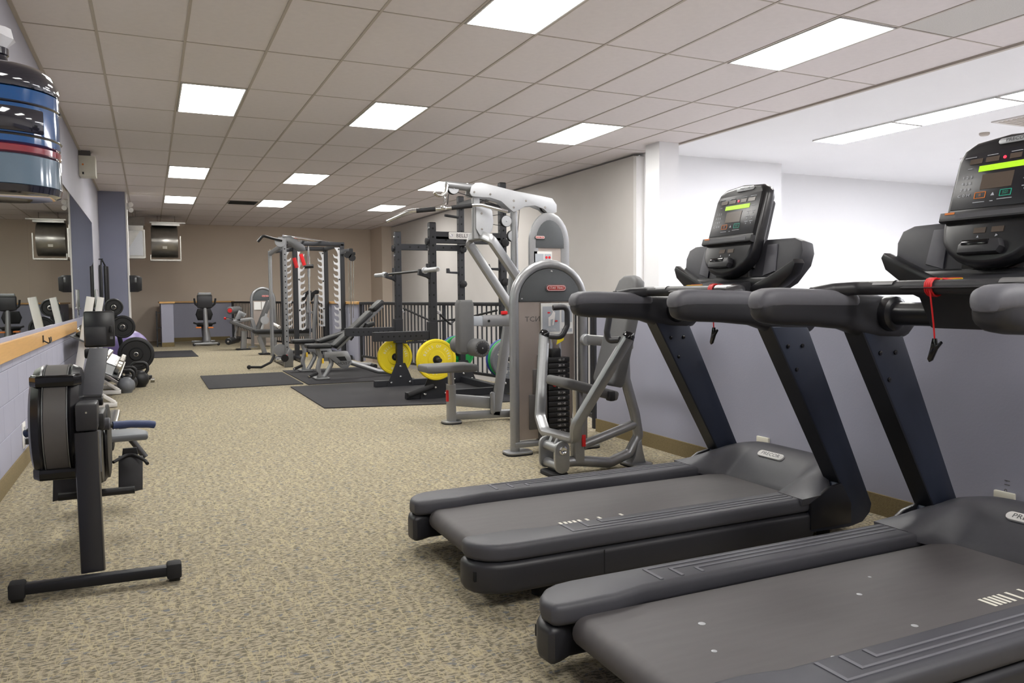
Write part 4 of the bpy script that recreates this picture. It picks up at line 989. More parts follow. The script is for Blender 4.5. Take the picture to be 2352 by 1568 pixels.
# ================================================================ incline benches
def bench(label, Y, x0, ang, seat_ang, legs=True):
    b = thing('incline_bench', label, 'bench', (x0+.5, Y, .012), group='adjustable benches on the mat')
    z0 = .012
    def pad(o, ax, l, w, t, nm, m):
        ax = Vector(ax).normalized()
        return B().prism(rrect(l, w, .04, 4), Vector(o)+ax*l/2, ax, (0, 1, 0), t, .02, 3).obj(nm, m, b)
    pad((x0-.30, Y, .465), (1, 0, seat_ang), .34, .26, .06, 'seat', 'pad_black')
    ba = Vector((math.cos(ang), 0, math.sin(ang)))
    L = .72
    o = Vector((x0+.07, Y, .44))
    pad(o, ba, L, .28, .06, 'back_pad', 'pad_black')
    pad(o+ba*(L+.02)+Vector((0, 0, .0)), ba, .20, .27, .065, 'head_pad', 'pad_black')
    nrm = Vector((math.sin(ang), 0, -math.cos(ang)))
    B().rtube([o+nrm*.055+ba*.02, o+nrm*.055+ba*(L+.18)], .06, .05).obj('back_beam', 'silver', b)
    B().tube([o+nrm*.12+ba*.50, o+nrm*.08+ba*.56], .04, 12).obj('handle_pad', 'pad_black', b)
    # side plate with the maker's name
    sp = [(-.02, .38), (.30, .38), (.34, .30), (.36, .22), (.30, .15), (.22, .15), (.14, .22), (.05, .30), (-.02, .30)]
    pl = B().prism([(x0-.04+x, z) for x, z in sp], (0, Y-.05, 0), EX, EZ, .012, .003).prism([(x0-.04+x, z) for x, z in sp], (0, Y+.05, 0), EX, EZ, .012, .003).obj('side_plate', 'silver', b)
    text('HOIST', .055, (x0+.20, Y-.0565, .215), EX, EZ, 'iron', 'maker_lettering', b, sx=1.1, shear=.25)
    B().prism([(x0+.10, .31), (x0+.22, .31), (x0+.25, .25), (x0+.16, .25)], (0, Y-.056, 0), EX, EZ, .003).obj('plate_slot', 'hole', b, 0)
    B().rtube([(x0-.14, Y, .43), (x0-.10, Y, .30), (x0-.14, Y, .16), (x0-.12, Y, .04)], .05, .06, fil=.06).obj('front_leg', 'silver', b)
    B().tube([(x0+.02, Y, .33), (x0+.05, Y, .22), (x0-.02, Y, .09), (x0-.06, Y, .035)], .032, 12, .08).obj('front_brace', 'silver', b)
    B().prism(rrect(.20, .34, .05, 3), (x0-.10, Y, z0+.012), (1, 0, 0), (0, 1, 0), .022, .005).obj('front_foot', 'silver_dark', b)
    B().tube([(x0+.20, Y, .26), (x0+.70, Y, .075), (x0+.92, Y, .06)], .034, 12, .1).obj('rear_tube', 'silver', b)
    B().cyl((x0+.93, Y-.22, .05), (x0+.93, Y+.22, .05), .034, 12).obj('rear_foot', 'rubber', b)
    B().tube([(x0-.16, Y-.06, .10), (x0-.27, Y-.10, .06)], .022, 10).obj('foot_roller', 'rubber', b)
    B().cyl((x0-.275, Y-.102, .058), (x0-.29, Y-.107, .052), .022, 10).obj('roller_cap', 'chrome', b)
    B().box((x0-.08, Y-.05, .26), (.025, .02, .07), .005).obj('pop_pin', 'ext_yellow', b)
    return b
bench('near incline bench with raised black back pad and silver frame', 10.75, 2.2, math.radians(42), -.02)
bench('far incline bench with low back pad, behind the raised one', 12.05, 2.22, math.radians(17), .0)

# ================================================================ cable and hook-plate trainer
sm = thing('cable_trainer', 'tall charcoal and silver cable trainer with toothed hook plates', 'exercise machine', (2.7, 14.9, 0))
SX0, SX1, SY0, SY1, SH = 2.38, 3.22, 14.3, 15.75, 2.09
for x, y in ((SX0, SY0), (SX1, SY0), (SX0, SY1), (SX1, SY1)):
    B().rtube([(x, y, 0), (x, y, SH)], .085, .085, up=(1, 0, 0)).obj('upright', 'frame_dark', sm)
    s = 1 if x == SX0 else -1
    # toothed plate
    pts = [(.035, .55), (.035, SH-.06), (.14, SH-.06), (.10, SH-.12)]
    z = SH-.16
    while z > .62:
        pts += [(.085, z), (.075, z-.035), (.085, z-.06), (.12, z-.062), (.165, z-.02), (.15, z-.085), (.09, z-.105)]; z -= .117
    pts += [(.085, .55)]
    B().prism([(x+s*a, zz) for a, zz in pts], (0, y-.02, 0), EX, EZ, .012).obj('hook_plate', 'hook_white', sm, 0)
    bo = B()
    for zz in (2.0, 1.45, .9): bo.lathe((x+s*.06, y-.026, zz), (0, -1, 0), [(.016, 0), (.012, .006), (0, .007)], 10)
    parts(bo, 'bolt', 'iron', sm)
for y in (SY0, SY1): B().rtube([(SX0-.04, y, SH), (SX1+.04, y, SH)], .085, .075).obj('top_beam', 'frame_dark', sm)
for x in (SX0, SX1):
    B().rtube([(x, SY0, SH), (x, SY1, SH)], .075, .075).obj('side_beam', 'frame_dark', sm)
    B().rtube([(x, SY0-.5, .05), (x, SY1+.1, .05)], .085, .08).obj('base_beam', 'frame_dark', sm)
B().rtube([(SX0, SY1, .05), (SX1, SY1, .05)], .085, .08).obj('base_beam', 'frame_dark', sm)
B().tube([(SX0-.3, 13.6, 2.17), (SX1, 14.6, 2.13)], .018, 10).tube([(SX0-.3, 13.75, 2.15), (SX1-.2, 14.8, 2.12)], .014, 10).obj('pull_up_bar', 'chrome', sm)
B().cyl((2.63, 14.35, .1), (2.63, 14.35, SH), .017, 12).cyl((2.63, 14.35, 1.88), (2.63, 14.35, 1.70), .026, 12).cyl((2.63, 14.35, 1.66), (2.63, 14.35, 1.5), .026, 12).obj('guide_rod', 'chrome', sm)
B().cyl((2.54, 14.33, 1.68), (2.70, 14.28, 1.69), .035, 12, .006).obj('bar_carriage', 'iron', sm)
for p, q in (((2.53, 14.22, 1.70), (2.47, 14.22, 1.90)), ((2.29, 13.6, 1.63), (2.25, 13.6, 1.80))): B().rtube([p, q], .05, .06).obj('safety_hook', 'red', sm)
# perforated front column
pc = B().rtube([(2.0, 13.0, 0), (2.0, 13.0, 2.08)], .065, .065, up=(1, 0, 0)).obj('cable_column', 'silver', sm)
ph = B()
for k in range(22): ph.lathe((2.0, 12.967, .15+k*.088), (0, -1, 0), [(.011, 0), (.011, .0015), (0, .0015)], 8)
parts(ph, 'column_hole', 'hole', pc)
B().rtube([(1.95, 14.3, .1), (1.95, 14.3, 1.95)], .06, .06, up=(1, 0, 0)).obj('rear_column', 'silver', sm)
B().prism([(0, .08), (.12, .1), (.34, -.06), (.36, -.14), (.25, -.16), (.10, -.04), (0, -.06)], (1.98, 13.02, 2.03), (1, .0, 0), EZ, .05, .006).obj('pulley_bracket', 'silver_dark', sm)
B().lathe((1.93, 12.97, 2.02), (0, -1, 0), [(.08, 0), (.08, .03), (0, .03)], 20).obj('pulley', 'silver_light', sm)
B().rtube([(2.03, 13.0, 2.0), (2.33, 14.26, 2.05)], .06, .07).obj('column_tie', 'frame_dark', sm)
B().rtube([(1.95, 14.3, 1.93), (2.34, 14.3, 1.98)], .05, .06).obj('column_tie', 'frame_dark', sm)
B().rtube([(1.95, 13.05, 1.95), (1.95, 14.3, 1.9)], .05, .07).obj('column_tie', 'silver_dark', sm)
B().tube([PY(592, 555, 12.9), PY(604, 541, 12.9), PY(628, 548, 12.9), PY(648, 552, 12.9)], .022, 10, .05).obj('upper_handle', 'iron', sm)
B().rtube([(2.0, 13.0, .05), (2.0, 14.35, .05), (2.38, 14.35, .05)], .08, .08).obj('base_beam', 'frame_dark', sm)
B().prism([(-.05, 0), (.09, 0), (.09, .26), (.03, .32), (-.03, .22)], (2.0, 12.99, .0), EX, EZ, .10, .01).obj('column_foot', 'silver_dark', sm)
B().lathe((1.90, 13.05, .28), (0, -1, 0), [(.10, 0), (.10, .05), (0, .05)], 20).obj('lower_pulley', 'silver', sm)
B().tube([(1.84, 13.1, .12), (2.0, 13.05, .12)], .03, 10).obj('lower_handle', 'chrome', sm)
B().lathe((1.955, 12.96, .15), (0, -1, 0), [(.06, 0), (.06, .04), (0, .04)], 10).obj('lower_roller', 'rubber', sm)
B().box((1.985, 12.945, .16), (.03, .02, .09), .004).obj('height_pin', 'red', sm)
B().tube([PY(620, 572, 14.2), PY(624, 815, 14.2)], .004, 6).tube([PY(800, 600, 13.6), PY(803, 720, 13.6)], .004, 6).tube([PY(812, 600, 13.6), PY(812, 730, 13.6)], .006, 6).tube([PY(806, 590, 13.6), PY(807, 750, 13.6)], .012, 8).obj('cable', 'steel', sm)
B().rtube([(SX1, SY0, 1.95), (SX1+.0, 13.58, 1.93)], .07, .09).obj('right_arm', 'frame_dark', sm)
for px_, py_ in ((798, 585), (808, 592)): B().lathe(PY(px_, py_, 13.6), (0, -1, 0), [(.06, 0), (.06, .04), (0, .04)], 16).obj('right_pulley', 'iron', sm)
B().box(PY(803, 582, 13.62), (.20, .05, .05), .01).obj('pulley_bar', 'iron', sm)
rp = tag(B().tube([PY(630, 815, 12.9), PY(622, 832, 12.8), PY(600, 843, 12.75), PY(574, 843, 12.75)], .02, 10, .05).obj('pull_rope', 'rubber'), 'black pull rope lying on the carpet below the cable column', 'rope')
B().ball(PY(572, 843, 12.75), .035, 10).obj('rope_end', 'rubber', rp)

# ================================================================ flat bench with bar uprights, behind the trainer
ob = thing('press_bench', 'flat black bench press bench with silver legs behind the cable trainer', 'bench', (2.4, 16.2, 0))
B().prism(rrect(1.15, .30, .04, 3), (2.42, 16.2, .46), (1, 0, 0), (0, 1, 0), .08, .02).obj('pad', 'pad_black', ob)
B().rtube([(1.95, 16.2, .38), (2.98, 16.2, .38)], .06, .09).obj('beam', 'silver', ob)
B().rtube([(1.96, 16.2, .36), (2.06, 16.2, .03)], .07, .09).obj('front_leg', 'silver', ob)
B().prism(rrect(.22, .34, .04, 3), (2.06, 16.2, .012), (1, 0, 0), (0, 1, 0), .022, .004).obj('front_foot', 'rubber', ob)
for y in (15.95, 16.75):
    u = B().rtube([(3.0, y, 0), (3.0, y, .5), (3.06, y, 1.18)], .06, .08).obj('bar_upright', 'silver', ob)
    B().prism([(-.15, -.16), (-.10, 0), (0, .06), (.06, .05), (.06, -.02), (-.02, -.03), (-.08, -.16)], (3.05, y, 1.22), EX, EZ, .05, .006).obj('bar_cup', 'rubber', u)
B().rtube([(3.0, 15.9, .06), (3.0, 16.8, .06)], .07, .07).obj('rear_base', 'silver', ob)
B().rtube([(3.02, 15.95, .82), (3.02, 16.75, .82)], .05, .05).obj('upright_tie', 'silver', ob)

# ================================================================ leg extension machine
le = thing('leg_machine', 'silver and grey leg extension machine with red capped rollers near the back railing', 'exercise machine', (2.2, 18.3, 0))
LY = 18.6
x0, x1 = PY(578, 700, LY).x, PY(630, 700, LY).x
B().tube(arch(x0, x1, LY, 1.08, 1.35), .035, 14).obj('tower_frame', 'silver', le)
B().prism(arch_panel(x0+.03, x1-.03, 1.07, 1.09, 1.315), (0, LY, 0), EX, EZ, .05, .004).obj('tower_head', 'grey_panel', le)
brand(le, ((x0+x1)/2+.05, LY-.0275, 1.17), .155)
B().bbox((x0+.03, LY-.012, .1), (x1-.03, LY+.012, 1.07)).obj('shroud', 'champagne', le, 0)
B().bbox((x0+.05, LY-.03, .86), (x0+.20, LY-.014, 1.04)).bbox((x0+.215, LY-.03, .86), (x0+.36, LY-.014, 1.04)).obj('placard', 'placard_white', le, 0)
for x in (x0, x1): B().prism(rrect(.2, .16, .05, 3), (x, LY, .012), (1, 0, 0), (0, 1, 0), .024, .004).obj('foot_plate', 'silver', le)
Y1 = 17.9
B().prism(rrect(.72, .36, .05, 3), PY(566, 752, Y1), Vector((1, 0, -.42)).normalized(), (0, 1, 0), .08, .02, 3).obj('seat', 'pad_grey', le)
bv = (PY(618, 690, Y1)-PY(590, 764, Y1)); c = (PY(618, 690, Y1)+PY(590, 764, Y1))/2
B().prism(rrect(bv.length, .36, .05, 3), c, bv.normalized(), (0, 1, 0), .09, .02, 3).obj('back_pad', 'pad_grey', le)
B().rtube([PY(561, 760, Y1), PY(559, 802, Y1)], .10, .12).obj('front_post', 'silver', le)
B().prism(rrect(.30, .3, .04, 3), Vector((PY(559, 802, Y1).x, Y1, .012)), (1, 0, 0), (0, 1, 0), .024, .004).obj('front_foot', 'rubber', le)
B().rtube([PY(536, 738, Y1), PY(578, 732, Y1), PY(590, 770, Y1)], .07, .08, fil=.05).obj('side_arm', 'silver', le)
B().rtube([PY(545, 735, Y1), PY(552, 718, Y1), PY(562, 726, Y1)], .07, .14).obj('cam', 'silver_dark', le)
rl = B().cyl(PY(528, 713, Y1-.25), PY(548, 711, Y1+.25), .08, 18, .015).obj('upper_roller', 'pad_grey', le)
B().lathe(PY(528, 713, Y1-.25), (-.2, -1, 0), [(.045, 0), (.045, .012), (0, .014)], 14).obj('roller_cap', 'red', rl)
rl = B().cyl(PY(524, 784, Y1-.25), PY(546, 779, Y1+.25), .075, 18, .015).obj('lower_roller', 'pad_black', le)
B().lathe(PY(524, 784, Y1-.25), (-.2, -1, 0), [(.02, 0), (.02, .012), (0, .014)], 10).obj('roller_cap', 'chrome', rl)
B().cyl(PY(518, 731, Y1), PY(545, 732, Y1), .012, 8).obj('pin_rod', 'chrome', le)
B().ball(PY(517, 731, Y1), .03, 10).obj('pin_knob', 'red', le)
B().tube([PY(548, 735, Y1), PY(541, 765, Y1), PY(540, 782, Y1)], .025, 10, .05).obj('leg_lever', 'silver', le)
B().rtube([PY(590, 765, Y1), (2.35, LY-.1, .3), (2.35, LY-.05, .06)], .08, .08, fil=.1).obj('rear_frame', 'silver', le)
B().lathe(PY(608, 735, Y1-.2), (0, -1, 0), [(.09, 0), (.09, .03), (0, .03)], 16).obj('range_disc', 'silver_light', le)
B().rtube([PY(600, 760, Y1-.2), PY(612, 720, Y1-.2)], .03, .05).obj('range_lever', 'silver_light', le)
B().cyl(PY(628, 744, Y1-.1), PY(642, 751, Y1-.3), .035, 12).obj('white_grip', 'white_trim', le)

# ================================================================ exercise bike
bk = thing('recumbent_bike', 'silver and black exercise bike facing the low back wall', 'exercise bike', (1.21, 20.0, 0))
KY = 20.0
B().box(PY(470, 692, KY), (.34, .09, .32), .03).obj('console', 'black_plastic', bk)
B().prism([(-.16, .08), (.16, .08), (.14, .15), (-.14, .15)], PY(470, 686, KY-.03), EX, EZ, .08, .01).obj('console_top', 'silver_dark', bk)
B().tube([PY(446, 685, KY), PY(448, 698, KY), PY(458, 706, KY), PY(470, 707, KY), PY(484, 706, KY), PY(493, 698, KY), PY(495, 685, KY)], .022, 10, .05).obj('handlebar', 'rubber', bk)
B().tube([PY(470, 698, KY+.02), PY(473, 745, KY), PY(476, 790, KY)], .055, 14, scales=[.8, 1.0, 1.9]).obj('mast', 'silver', bk)
B().prism([(-.2, .0), (-.15, -.14), (.15, -.14), (.2, .0), (.15, .14), (-.15, .14)], PY(469, 722, KY+.6), EX, EZ, .08, .03, 3).obj('seat_back', 'pad_black', bk)
B().prism(rrect(.36, .26, .06, 3), PY(470, 745, KY+.45), (1, 0, 0), (0, 1, 0), .09, .03).obj('seat', 'pad_black', bk)
for s in (-1, 1):
    B().tube([PY(470, 745, KY+.3), PY(470+s*16, 744, KY+.3), PY(470+s*26, 741, KY+.3)], .02, 8, .03).obj('seat_handle', 'rubber', bk)
    B().box(PY(470+s*14, 752, KY-.05), (.12, .2, .03), .01).obj('pedal', 'orange', bk)
B().box((1.20, KY-.10, .05), (.58, .06, .06), .02).obj('front_foot', 'silver', bk)
B().box((1.20, KY+1.0, .05), (.56, .06, .06), .02).obj('rear_foot', 'silver', bk)
B().rtube([(1.21, KY-.1, .08), (1.21, KY+1.0, .10)], .10, .08).obj('base_beam', 'silver_dark', bk)
B().rtube([(1.21, KY+.45, .1), (1.19, KY+.5, .45)], .10, .12).obj('seat_post', 'black_plastic', bk)
for s in (-1, 1): B().cyl((1.20+s*.27, KY-.13, .035), (1.20+s*.27, KY-.07, .035), .035, 12).obj('wheel', 'rubber', bk)
# ================================================================ rowing machine
rw = thing('rowing_machine', 'black rowing machine with fan housing and blue handle in the left foreground', 'rowing machine', (-.23, 3.45, 0))
EY = Vector((0, 1, 0))
fb = B().rtube([PF(52, 1352, .045), PF(395, 1308, .045)], .045, .04).obj('front_foot', 'navy_dark', rw)
fdir = (PF(395, 1308, .045)-PF(52, 1352, .045)).normalized()
for p in (PF(40, 1354, .045), PF(400, 1307, .045)):
    e = B().box(p, (.055, .065, .062), .010).obj('foot_cap', 'rubber', rw)
    B().cyl(p+Vector((-.02, .0, -.022)), p+Vector((.02, .0, -.022)), .024, 14).obj('foot_wheel', 'black_satin', e)
bx = (-.243, 3.50)
B().rtube([(bx[0]+.008, 3.44, .05), (bx[0]-.003, 3.525, .590)], .085, .06, up=(0, 1, 0), r=.012).obj('front_leg', 'black_satin', rw)
# flywheel cage, axis across
cx0, cx1, cy, cz, R_ = -.455, -.262, 3.79, .605, .245
cage = B().lathe((cx0, cy, cz), (1, 0, 0), [(.06, .012), (.17, .006), (R_-.055, 0), (R_-.02, .012), (R_-.004, .04), (R_-.012, .052), (R_-.012, .142), (R_-.004, .153), (R_-.02, .181), (R_-.055, .193), (.17, .187), (.06, .181)], 48).obj('fan_cage', 'black_satin', rw)
B().lathe((cx0+.054, cy, cz), (1, 0, 0), [(R_-.012, 0), (R_-.004, .004), (R_-.004, .082), (R_-.012, .086)], 48).obj('perforated_band', 'warm_grey', cage)
B().lathe((cx0+.052, cy, cz), (1, 0, 0), [(R_-.008, 0), (R_-.001, 0), (R_-.001, .004), (R_-.008, .004)], 48, True).lathe((cx0+.138, cy, cz), (1, 0, 0), [(R_-.008, 0), (R_-.001, 0), (R_-.001, .004), (R_-.008, .004)], 48, True).obj('band_edge', 'silver_dark', cage)
for a in (-.88, .86):      # two straps across the front of the cage
    c = Vector((0, cy-math.cos(a)*(R_+.002), cz+math.sin(a)*(R_+.002)))
    st = B().sweep([(cx0+.02, c.y+.03, c.z), (cx0+.035, c.y-.006, c.z), (cx0+.16, c.y-.006, c.z), (cx0+.175, c.y+.03, c.z)], rrect(.034, .05, .012, 3), up=(0, 0, 1)).obj('cage_strap', 'black_gloss', cage)
# gearbox, lower body
B().box((-.243, 3.575, .652), (.078, .14, .11), .008).obj('chain_box', 'black_plastic', rw)
B().lathe((-.243, 3.505, .672), (0, -1, 0), [(.005, 0), (.004, .003), (0, .003)], 8).obj('screw', 'chrome', rw)
B().box((-.21, 3.70, .62), (.05, .2, .07), .01).obj('gear_housing', 'iron', rw)
B().prism([(3.55, .42), (3.62, .36), (4.0, .30), (4.2, .30), (4.2, .36), (3.9, .50), (3.62, .62)], (-.245, 0, 0), EY, EZ, .10, .01).obj('main_beam', 'black_satin', rw)
B().lathe((-.19, 3.84, .50), (1, 0, 0), [(.16, 0), (.16, .01), (.14, .014), (0, .014)], 32).obj('side_disc', 'iron', rw)
# monitor on its arm
B().prism([(-.044, 0), (.046, 0), (.040, .30), (-.034, .30)], (-.243, 3.68, .69), EX, Vector((.06, .42, .42)).normalized(), .02, .004).obj('monitor_arm', 'charcoal', rw)
B().cyl((-.29, 3.68, .70), (-.19, 3.68, .70), .024, 14, .004).obj('arm_pivot', 'black_satin', rw)
B().cyl((-.27, 3.95, .88), (-.19, 3.95, .88), .022, 14, .004).obj('tilt_pivot', 'rubber', rw)
mo = B().box((-.212, 4.03, .985), (.125, .03, .165), .008, Matrix.Rotation(-.1, 3, 'X')).obj('monitor', 'black_satin', rw)
B().box((-.226, 4.005, .955), (.085, .03, .085), .006, Matrix.Rotation(-.1, 3, 'X')).obj('battery_door', 'black_plastic', mo)
B().box((-.163, 4.008, .945), (.012, .006, .012)).obj('port', 'silver_dark', mo)
B().box((-.163, 3.99, .985), (.01, .02, .03), .003).obj('port_clip', 'iron', mo)
# handle parked in its hook
B().tube([(-.47, 3.72, .585), (-.36, 3.68, .59), (-.24, 3.66, .592), (-.13, 3.68, .59), (-.02, 3.72, .577), (.0, 3.73, .572)], .011, 10).obj('handle_core', 'black_plastic', rw)
B().tube([(-.158, 3.672, .590), (-.09, 3.69, .588), (-.02, 3.72, .578), (.0, 3.73, .572)], .0165, 14).obj('handle_grip', 'navy_grip', rw)
B().tube([(-.322, 3.672, .590), (-.40, 3.69, .588), (-.46, 3.72, .578), (-.48, 3.73, .572)], .0165, 14).obj('handle_grip', 'navy_grip', rw)
B().cyl((-.205, 3.66, .60), (-.165, 3.66, .60), .026, 14, .005).obj('handle_catch', 'charcoal', rw)
# footrests, seat, rail
for s in (-1, 1):
    fx = -.243+s*.135
    B().prism([(-.055, .2), (.05, .215), (.055, .375), (-.05, .385)], (fx, 4.05, 0), EX, Vector((0, .25, 1)).normalized(), .03, .006).obj('footboard', 'black_plastic', rw)
    B().prism([(-.035, .375), (.035, .375), (.03, .41), (-.03, .41)], (fx, 4.13, 0), EX, EZ, .02, .004).obj('heel_cup', 'rubber', rw)
    B().tube([(fx-.07, 4.06, .36), (fx, 4.14, .385), (fx+.065, 4.06, .355), (fx+.075, 4.03, .345)], .008, 8, .04).obj('foot_strap', 'rubber', rw)
B().cyl((-.40, 4.0, .235), (-.09, 4.0, .235), .018, 12).obj('foot_axle', 'iron', rw)
B().rtube([(-.243, 4.05, .30), (-.243, 6.05, .33)], .07, .05).obj('rail', 'steel', rw)
B().prism([(-.15, -.10), (.15, -.10), (.15, .0), (.10, .12), (-.10, .12), (-.15, .0)], (-.18, 4.62, .395), (1, 0, 0), (0, 1, 0), .04, .018, 3).obj('seat', 'grey_plate', rw)
B().box((-.243, 4.62, .355), (.10, .16, .05), .008).obj('seat_carriage', 'black_plastic', rw)
B().tube([(-.43, 5.95, .02), (-.243, 6.0, .30), (-.06, 5.95, .02)], .022, 10, .03).obj('rear_leg', 'black_satin', rw)

# ================================================================ dumbbell rack
dr = thing('dumbbell_rack', 'white metal dumbbell rack against the left wall behind the rower', 'rack', (-.6, 9.8, 0))
for y in (9.06, 10.92):
    B().rtube([(-.745, y, .03), (-.545, y, 1.15)], .05, .075, up=(1, 0, 0)).obj('upright', 'white_trim', dr)
    B().rtube([(-.78, y, .03), (-.34, y, .03)], .05, .05).obj('foot', 'white_trim', dr)
    B().rtube([(-.70, y, .30), (-.36, y, .05)], .035, .05, up=(0, 1, 0)).obj('brace', 'white_trim', dr)
for y in (10.27,):
    B().rtube([(-.78, y, .03), (-.34, y, .03)], .05, .05).obj('foot', 'white_trim', dr)
    B().rtube([(-.70, y, .30), (-.36, y, .05)], .035, .05, up=(0, 1, 0)).obj('brace', 'white_trim', dr)
TIERS = ((-.62, .70, 'upper'), (-.425, .36, 'lower'))
for x, z, nm in TIERS:
    rot = Matrix.Rotation(.45, 3, 'Y')
    B().box((x, 9.95, z), (.26, 2.0, .012), rot=rot).obj('shelf', 'grey_panel', dr, 0)
    B().box((x+.115, 9.95, z-.045), (.012, 2.0, .04), rot=rot).obj('shelf_lip', 'white_trim', dr, 0)
def make_dumbbell(r):
    d = thing('dumbbell', 'x', 'dumbbell')
    ax = Vector((math.cos(.45), 0, -math.sin(.45)))
    B().cyl(-ax*.075, ax*.075, .015, 10).obj('handle', 'chrome', d)
    for s in (-1, 1):
        B().lathe(ax*s*.05, ax*s, [(.02, 0), (r*.9, 0), (r, .008), (r, .045), (r*.9, .053), (r*.5, .055), (r*.45, .06), (0, .06)], 20).obj('head', 'steel', d)
    return d
pos = ['nearest the rower', 'second from the rower', 'third from the rower', 'fourth from the rower', 'fifth from the rower', 'sixth from the rower', 'seventh from the rower', 'eighth from the rower', 'ninth from the rower', 'tenth from the rower', 'farthest from the rower']
for x, z, nm in TIERS:
    pr = None
    for k in range(10):
        r = .082-.003*k if nm == 'lower' else .062-.0015*k
        r4 = .082-.003*(k-k % 4) if nm == 'lower' else .062-.0015*(k-k % 4)
        loc = (x+math.sin(.45)*(r4+.008), 9.21+k*.172, z+math.cos(.45)*(r4+.008))
        if k % 4 == 0: d = make_dumbbell(r); pr = d; d.location = loc
        else: d = dup(pr, loc)
        d['label'] = f'chrome dumbbell on the {nm} tier, {pos[k]}'; d['group'] = f'chrome dumbbells on the {nm} tier'

# ================================================================ plate tree, plates, kettlebells
pt = thing('plate_tree', 'black weight plate tree beyond the dumbbell rack', 'plate rack', (-.36, 11.9, 0))
B().rtube([(-.30, 11.98, .04), (-.47, 11.98, 1.12)], .06, .06, up=(0, 1, 0)).obj('post', 'rack_black', pt)
B().rtube([(-.62, 11.98, .03), (.0, 11.98, .03)], .07, .06).obj('base', 'rack_black', pt)
B().rtube([(-.30, 11.75, .03), (-.30, 12.3, .03)], .07, .06).obj('base', 'rack_black', pt)
PLT = [((-.185, 11.60, .385), .225, 'big black weight plate low on the plate tree, facing the room'), ((-.335, 11.66, .755), .152, 'medium black weight plate halfway up the plate tree'), ((-.435, 11.70, 1.02), .115, 'small black weight plate at the top of the plate tree'),
       ((-.185, 11.70, .385), .225, 'black weight plate behind the big one on the lowest peg'), ((-.335, 11.72, .755), .152, 'black weight plate behind the medium one on the middle peg')]
for c, r, lab in PLT:
    o = thing('weight_plate', lab, 'weight plate', c, group='iron plates on the plate tree')
    c = Vector(c)
    B().lathe(c+Vector((0, .03, 0)), (0, -1, 0), [(.03, 0), (r*.9, 0), (r, .01), (r, .035), (r*.93, .045), (r*.82, .045), (r*.78, .03), (r*.40, .03), (r*.34, .05), (.03, .05)], 36, True).obj('disc', 'iron', o)
    B().lathe(c+Vector((0, -.018, 0)), (0, -1, 0), [(.03, 0), (.03, .004), (.023, .006), (.023, .0)], 16, True).obj('bore_ring', 'steel', o)
for c, r, lab in PLT[:3]: B().cyl((c[0], 11.95, c[2]), (c[0], c[1]-.03, c[2]), .020, 12).cyl((c[0], 11.96, c[2]), (-.30-.17*(c[2]/1.1), 11.98, c[2]), .02, 10).obj('peg', 'rack_black', pt)
def kettlebell(x, y, r, m, label, acc=None):
    k = thing('kettlebell', label, 'kettlebell', (x, y, 0), group='kettlebells on the carpet')
    B().lathe((x, y, 0), (0, 0, 1), [(0, 0), (r*.62, 0)]+[(r*math.sin(a), r*.92-r*math.cos(a)) for a in [.75+.12*q for q in range(18)]]+[(r*.38, r*1.88)], 24).obj('bell', m, k)
    B().tube([(x-r*.55, y, r*1.45), (x-r*.86, y, r*1.95), (x-r*.82, y, r*2.5), (x-r*.45, y, r*2.78), (x+r*.45, y, r*2.78), (x+r*.82, y, r*2.5), (x+r*.86, y, r*1.95), (x+r*.55, y, r*1.45)], r*.19, 10, r*.4).obj('handle', 'iron', k)
    if acc: B().tube([(x-r*.6, y-r*.16, r*1.55), (x-r*.55, y-r*.3, r*1.5)], r*.2, 8).obj('band', acc, k)
    return k
kettlebell(-.285, 10.42, .098, 'grey_plate', 'grey kettlebell, the nearest one at the foot of the rack')
kettlebell(-.145, 11.02, .112, 'iron', 'black kettlebell with purple band, nearest the aisle', 'purple')
kettlebell(-.265, 10.76, .100, 'iron', 'dark kettlebell behind the grey one')
# collars and clips on the floor bar
cl = tag(B().lathe((-.02, 11.55, .03), (1, 0, 0), [(.03, 0), (.03, .05), (.02, .05), (.02, 0)], 14, True).obj('bar_collar', 'steel'), 'small silver bar collar on the carpet by the big plate', 'collar')
# exercise ball
ball = tag(B().ball((-.34, 13.35, .33), .33, 40).obj('exercise_ball', 'purple'), 'purple exercise ball behind the plate tree', 'ball')
# chrome bar standing behind the rack
cb = thing('standing_bar', 'chrome barbell end standing upright by the wall', 'barbell', (-.70, 12.6, 0))
B().cyl((-.70, 12.6, .0), (-.685, 12.6, .98), .014, 12).obj('shaft', 'chrome', cb)
B().lathe((-.685, 12.6, .98), (.0, 0, 1), [(.02, 0), (.038, .01), (.038, .03), (.025, .035), (.025, .28), (.018, .285), (0, .285)], 16).obj('sleeve', 'chrome', cb)
# hanging exercise mats
hm = thing('hanging_mat', 'black folded exercise mats hanging from hooks beside the pillar', 'exercise mat', (-.72, 15.9, 1.0))
for k, (y, x) in enumerate(((15.62, -.765), (15.85, -.72))):
    B().box((x+.015*k, y, 1.22), (.045, .16, 1.02), .01).obj('mat_fold', 'pad_black', hm)
B().box((-.675, 15.95, 1.20), (.04, .20, 1.04), .01).obj('mat_fold', 'rubber_mat', hm)
B().tube([(-.76, 15.65, 1.72), (-.75, 15.75, 1.84), (-.70, 15.88, 1.72)], .012, 8, .02).obj('strap', 'rubber', hm)
B().cyl((-.80, 15.75, 1.84), (-.73, 15.75, 1.845), .008, 8).obj('hook', 'iron', hm)
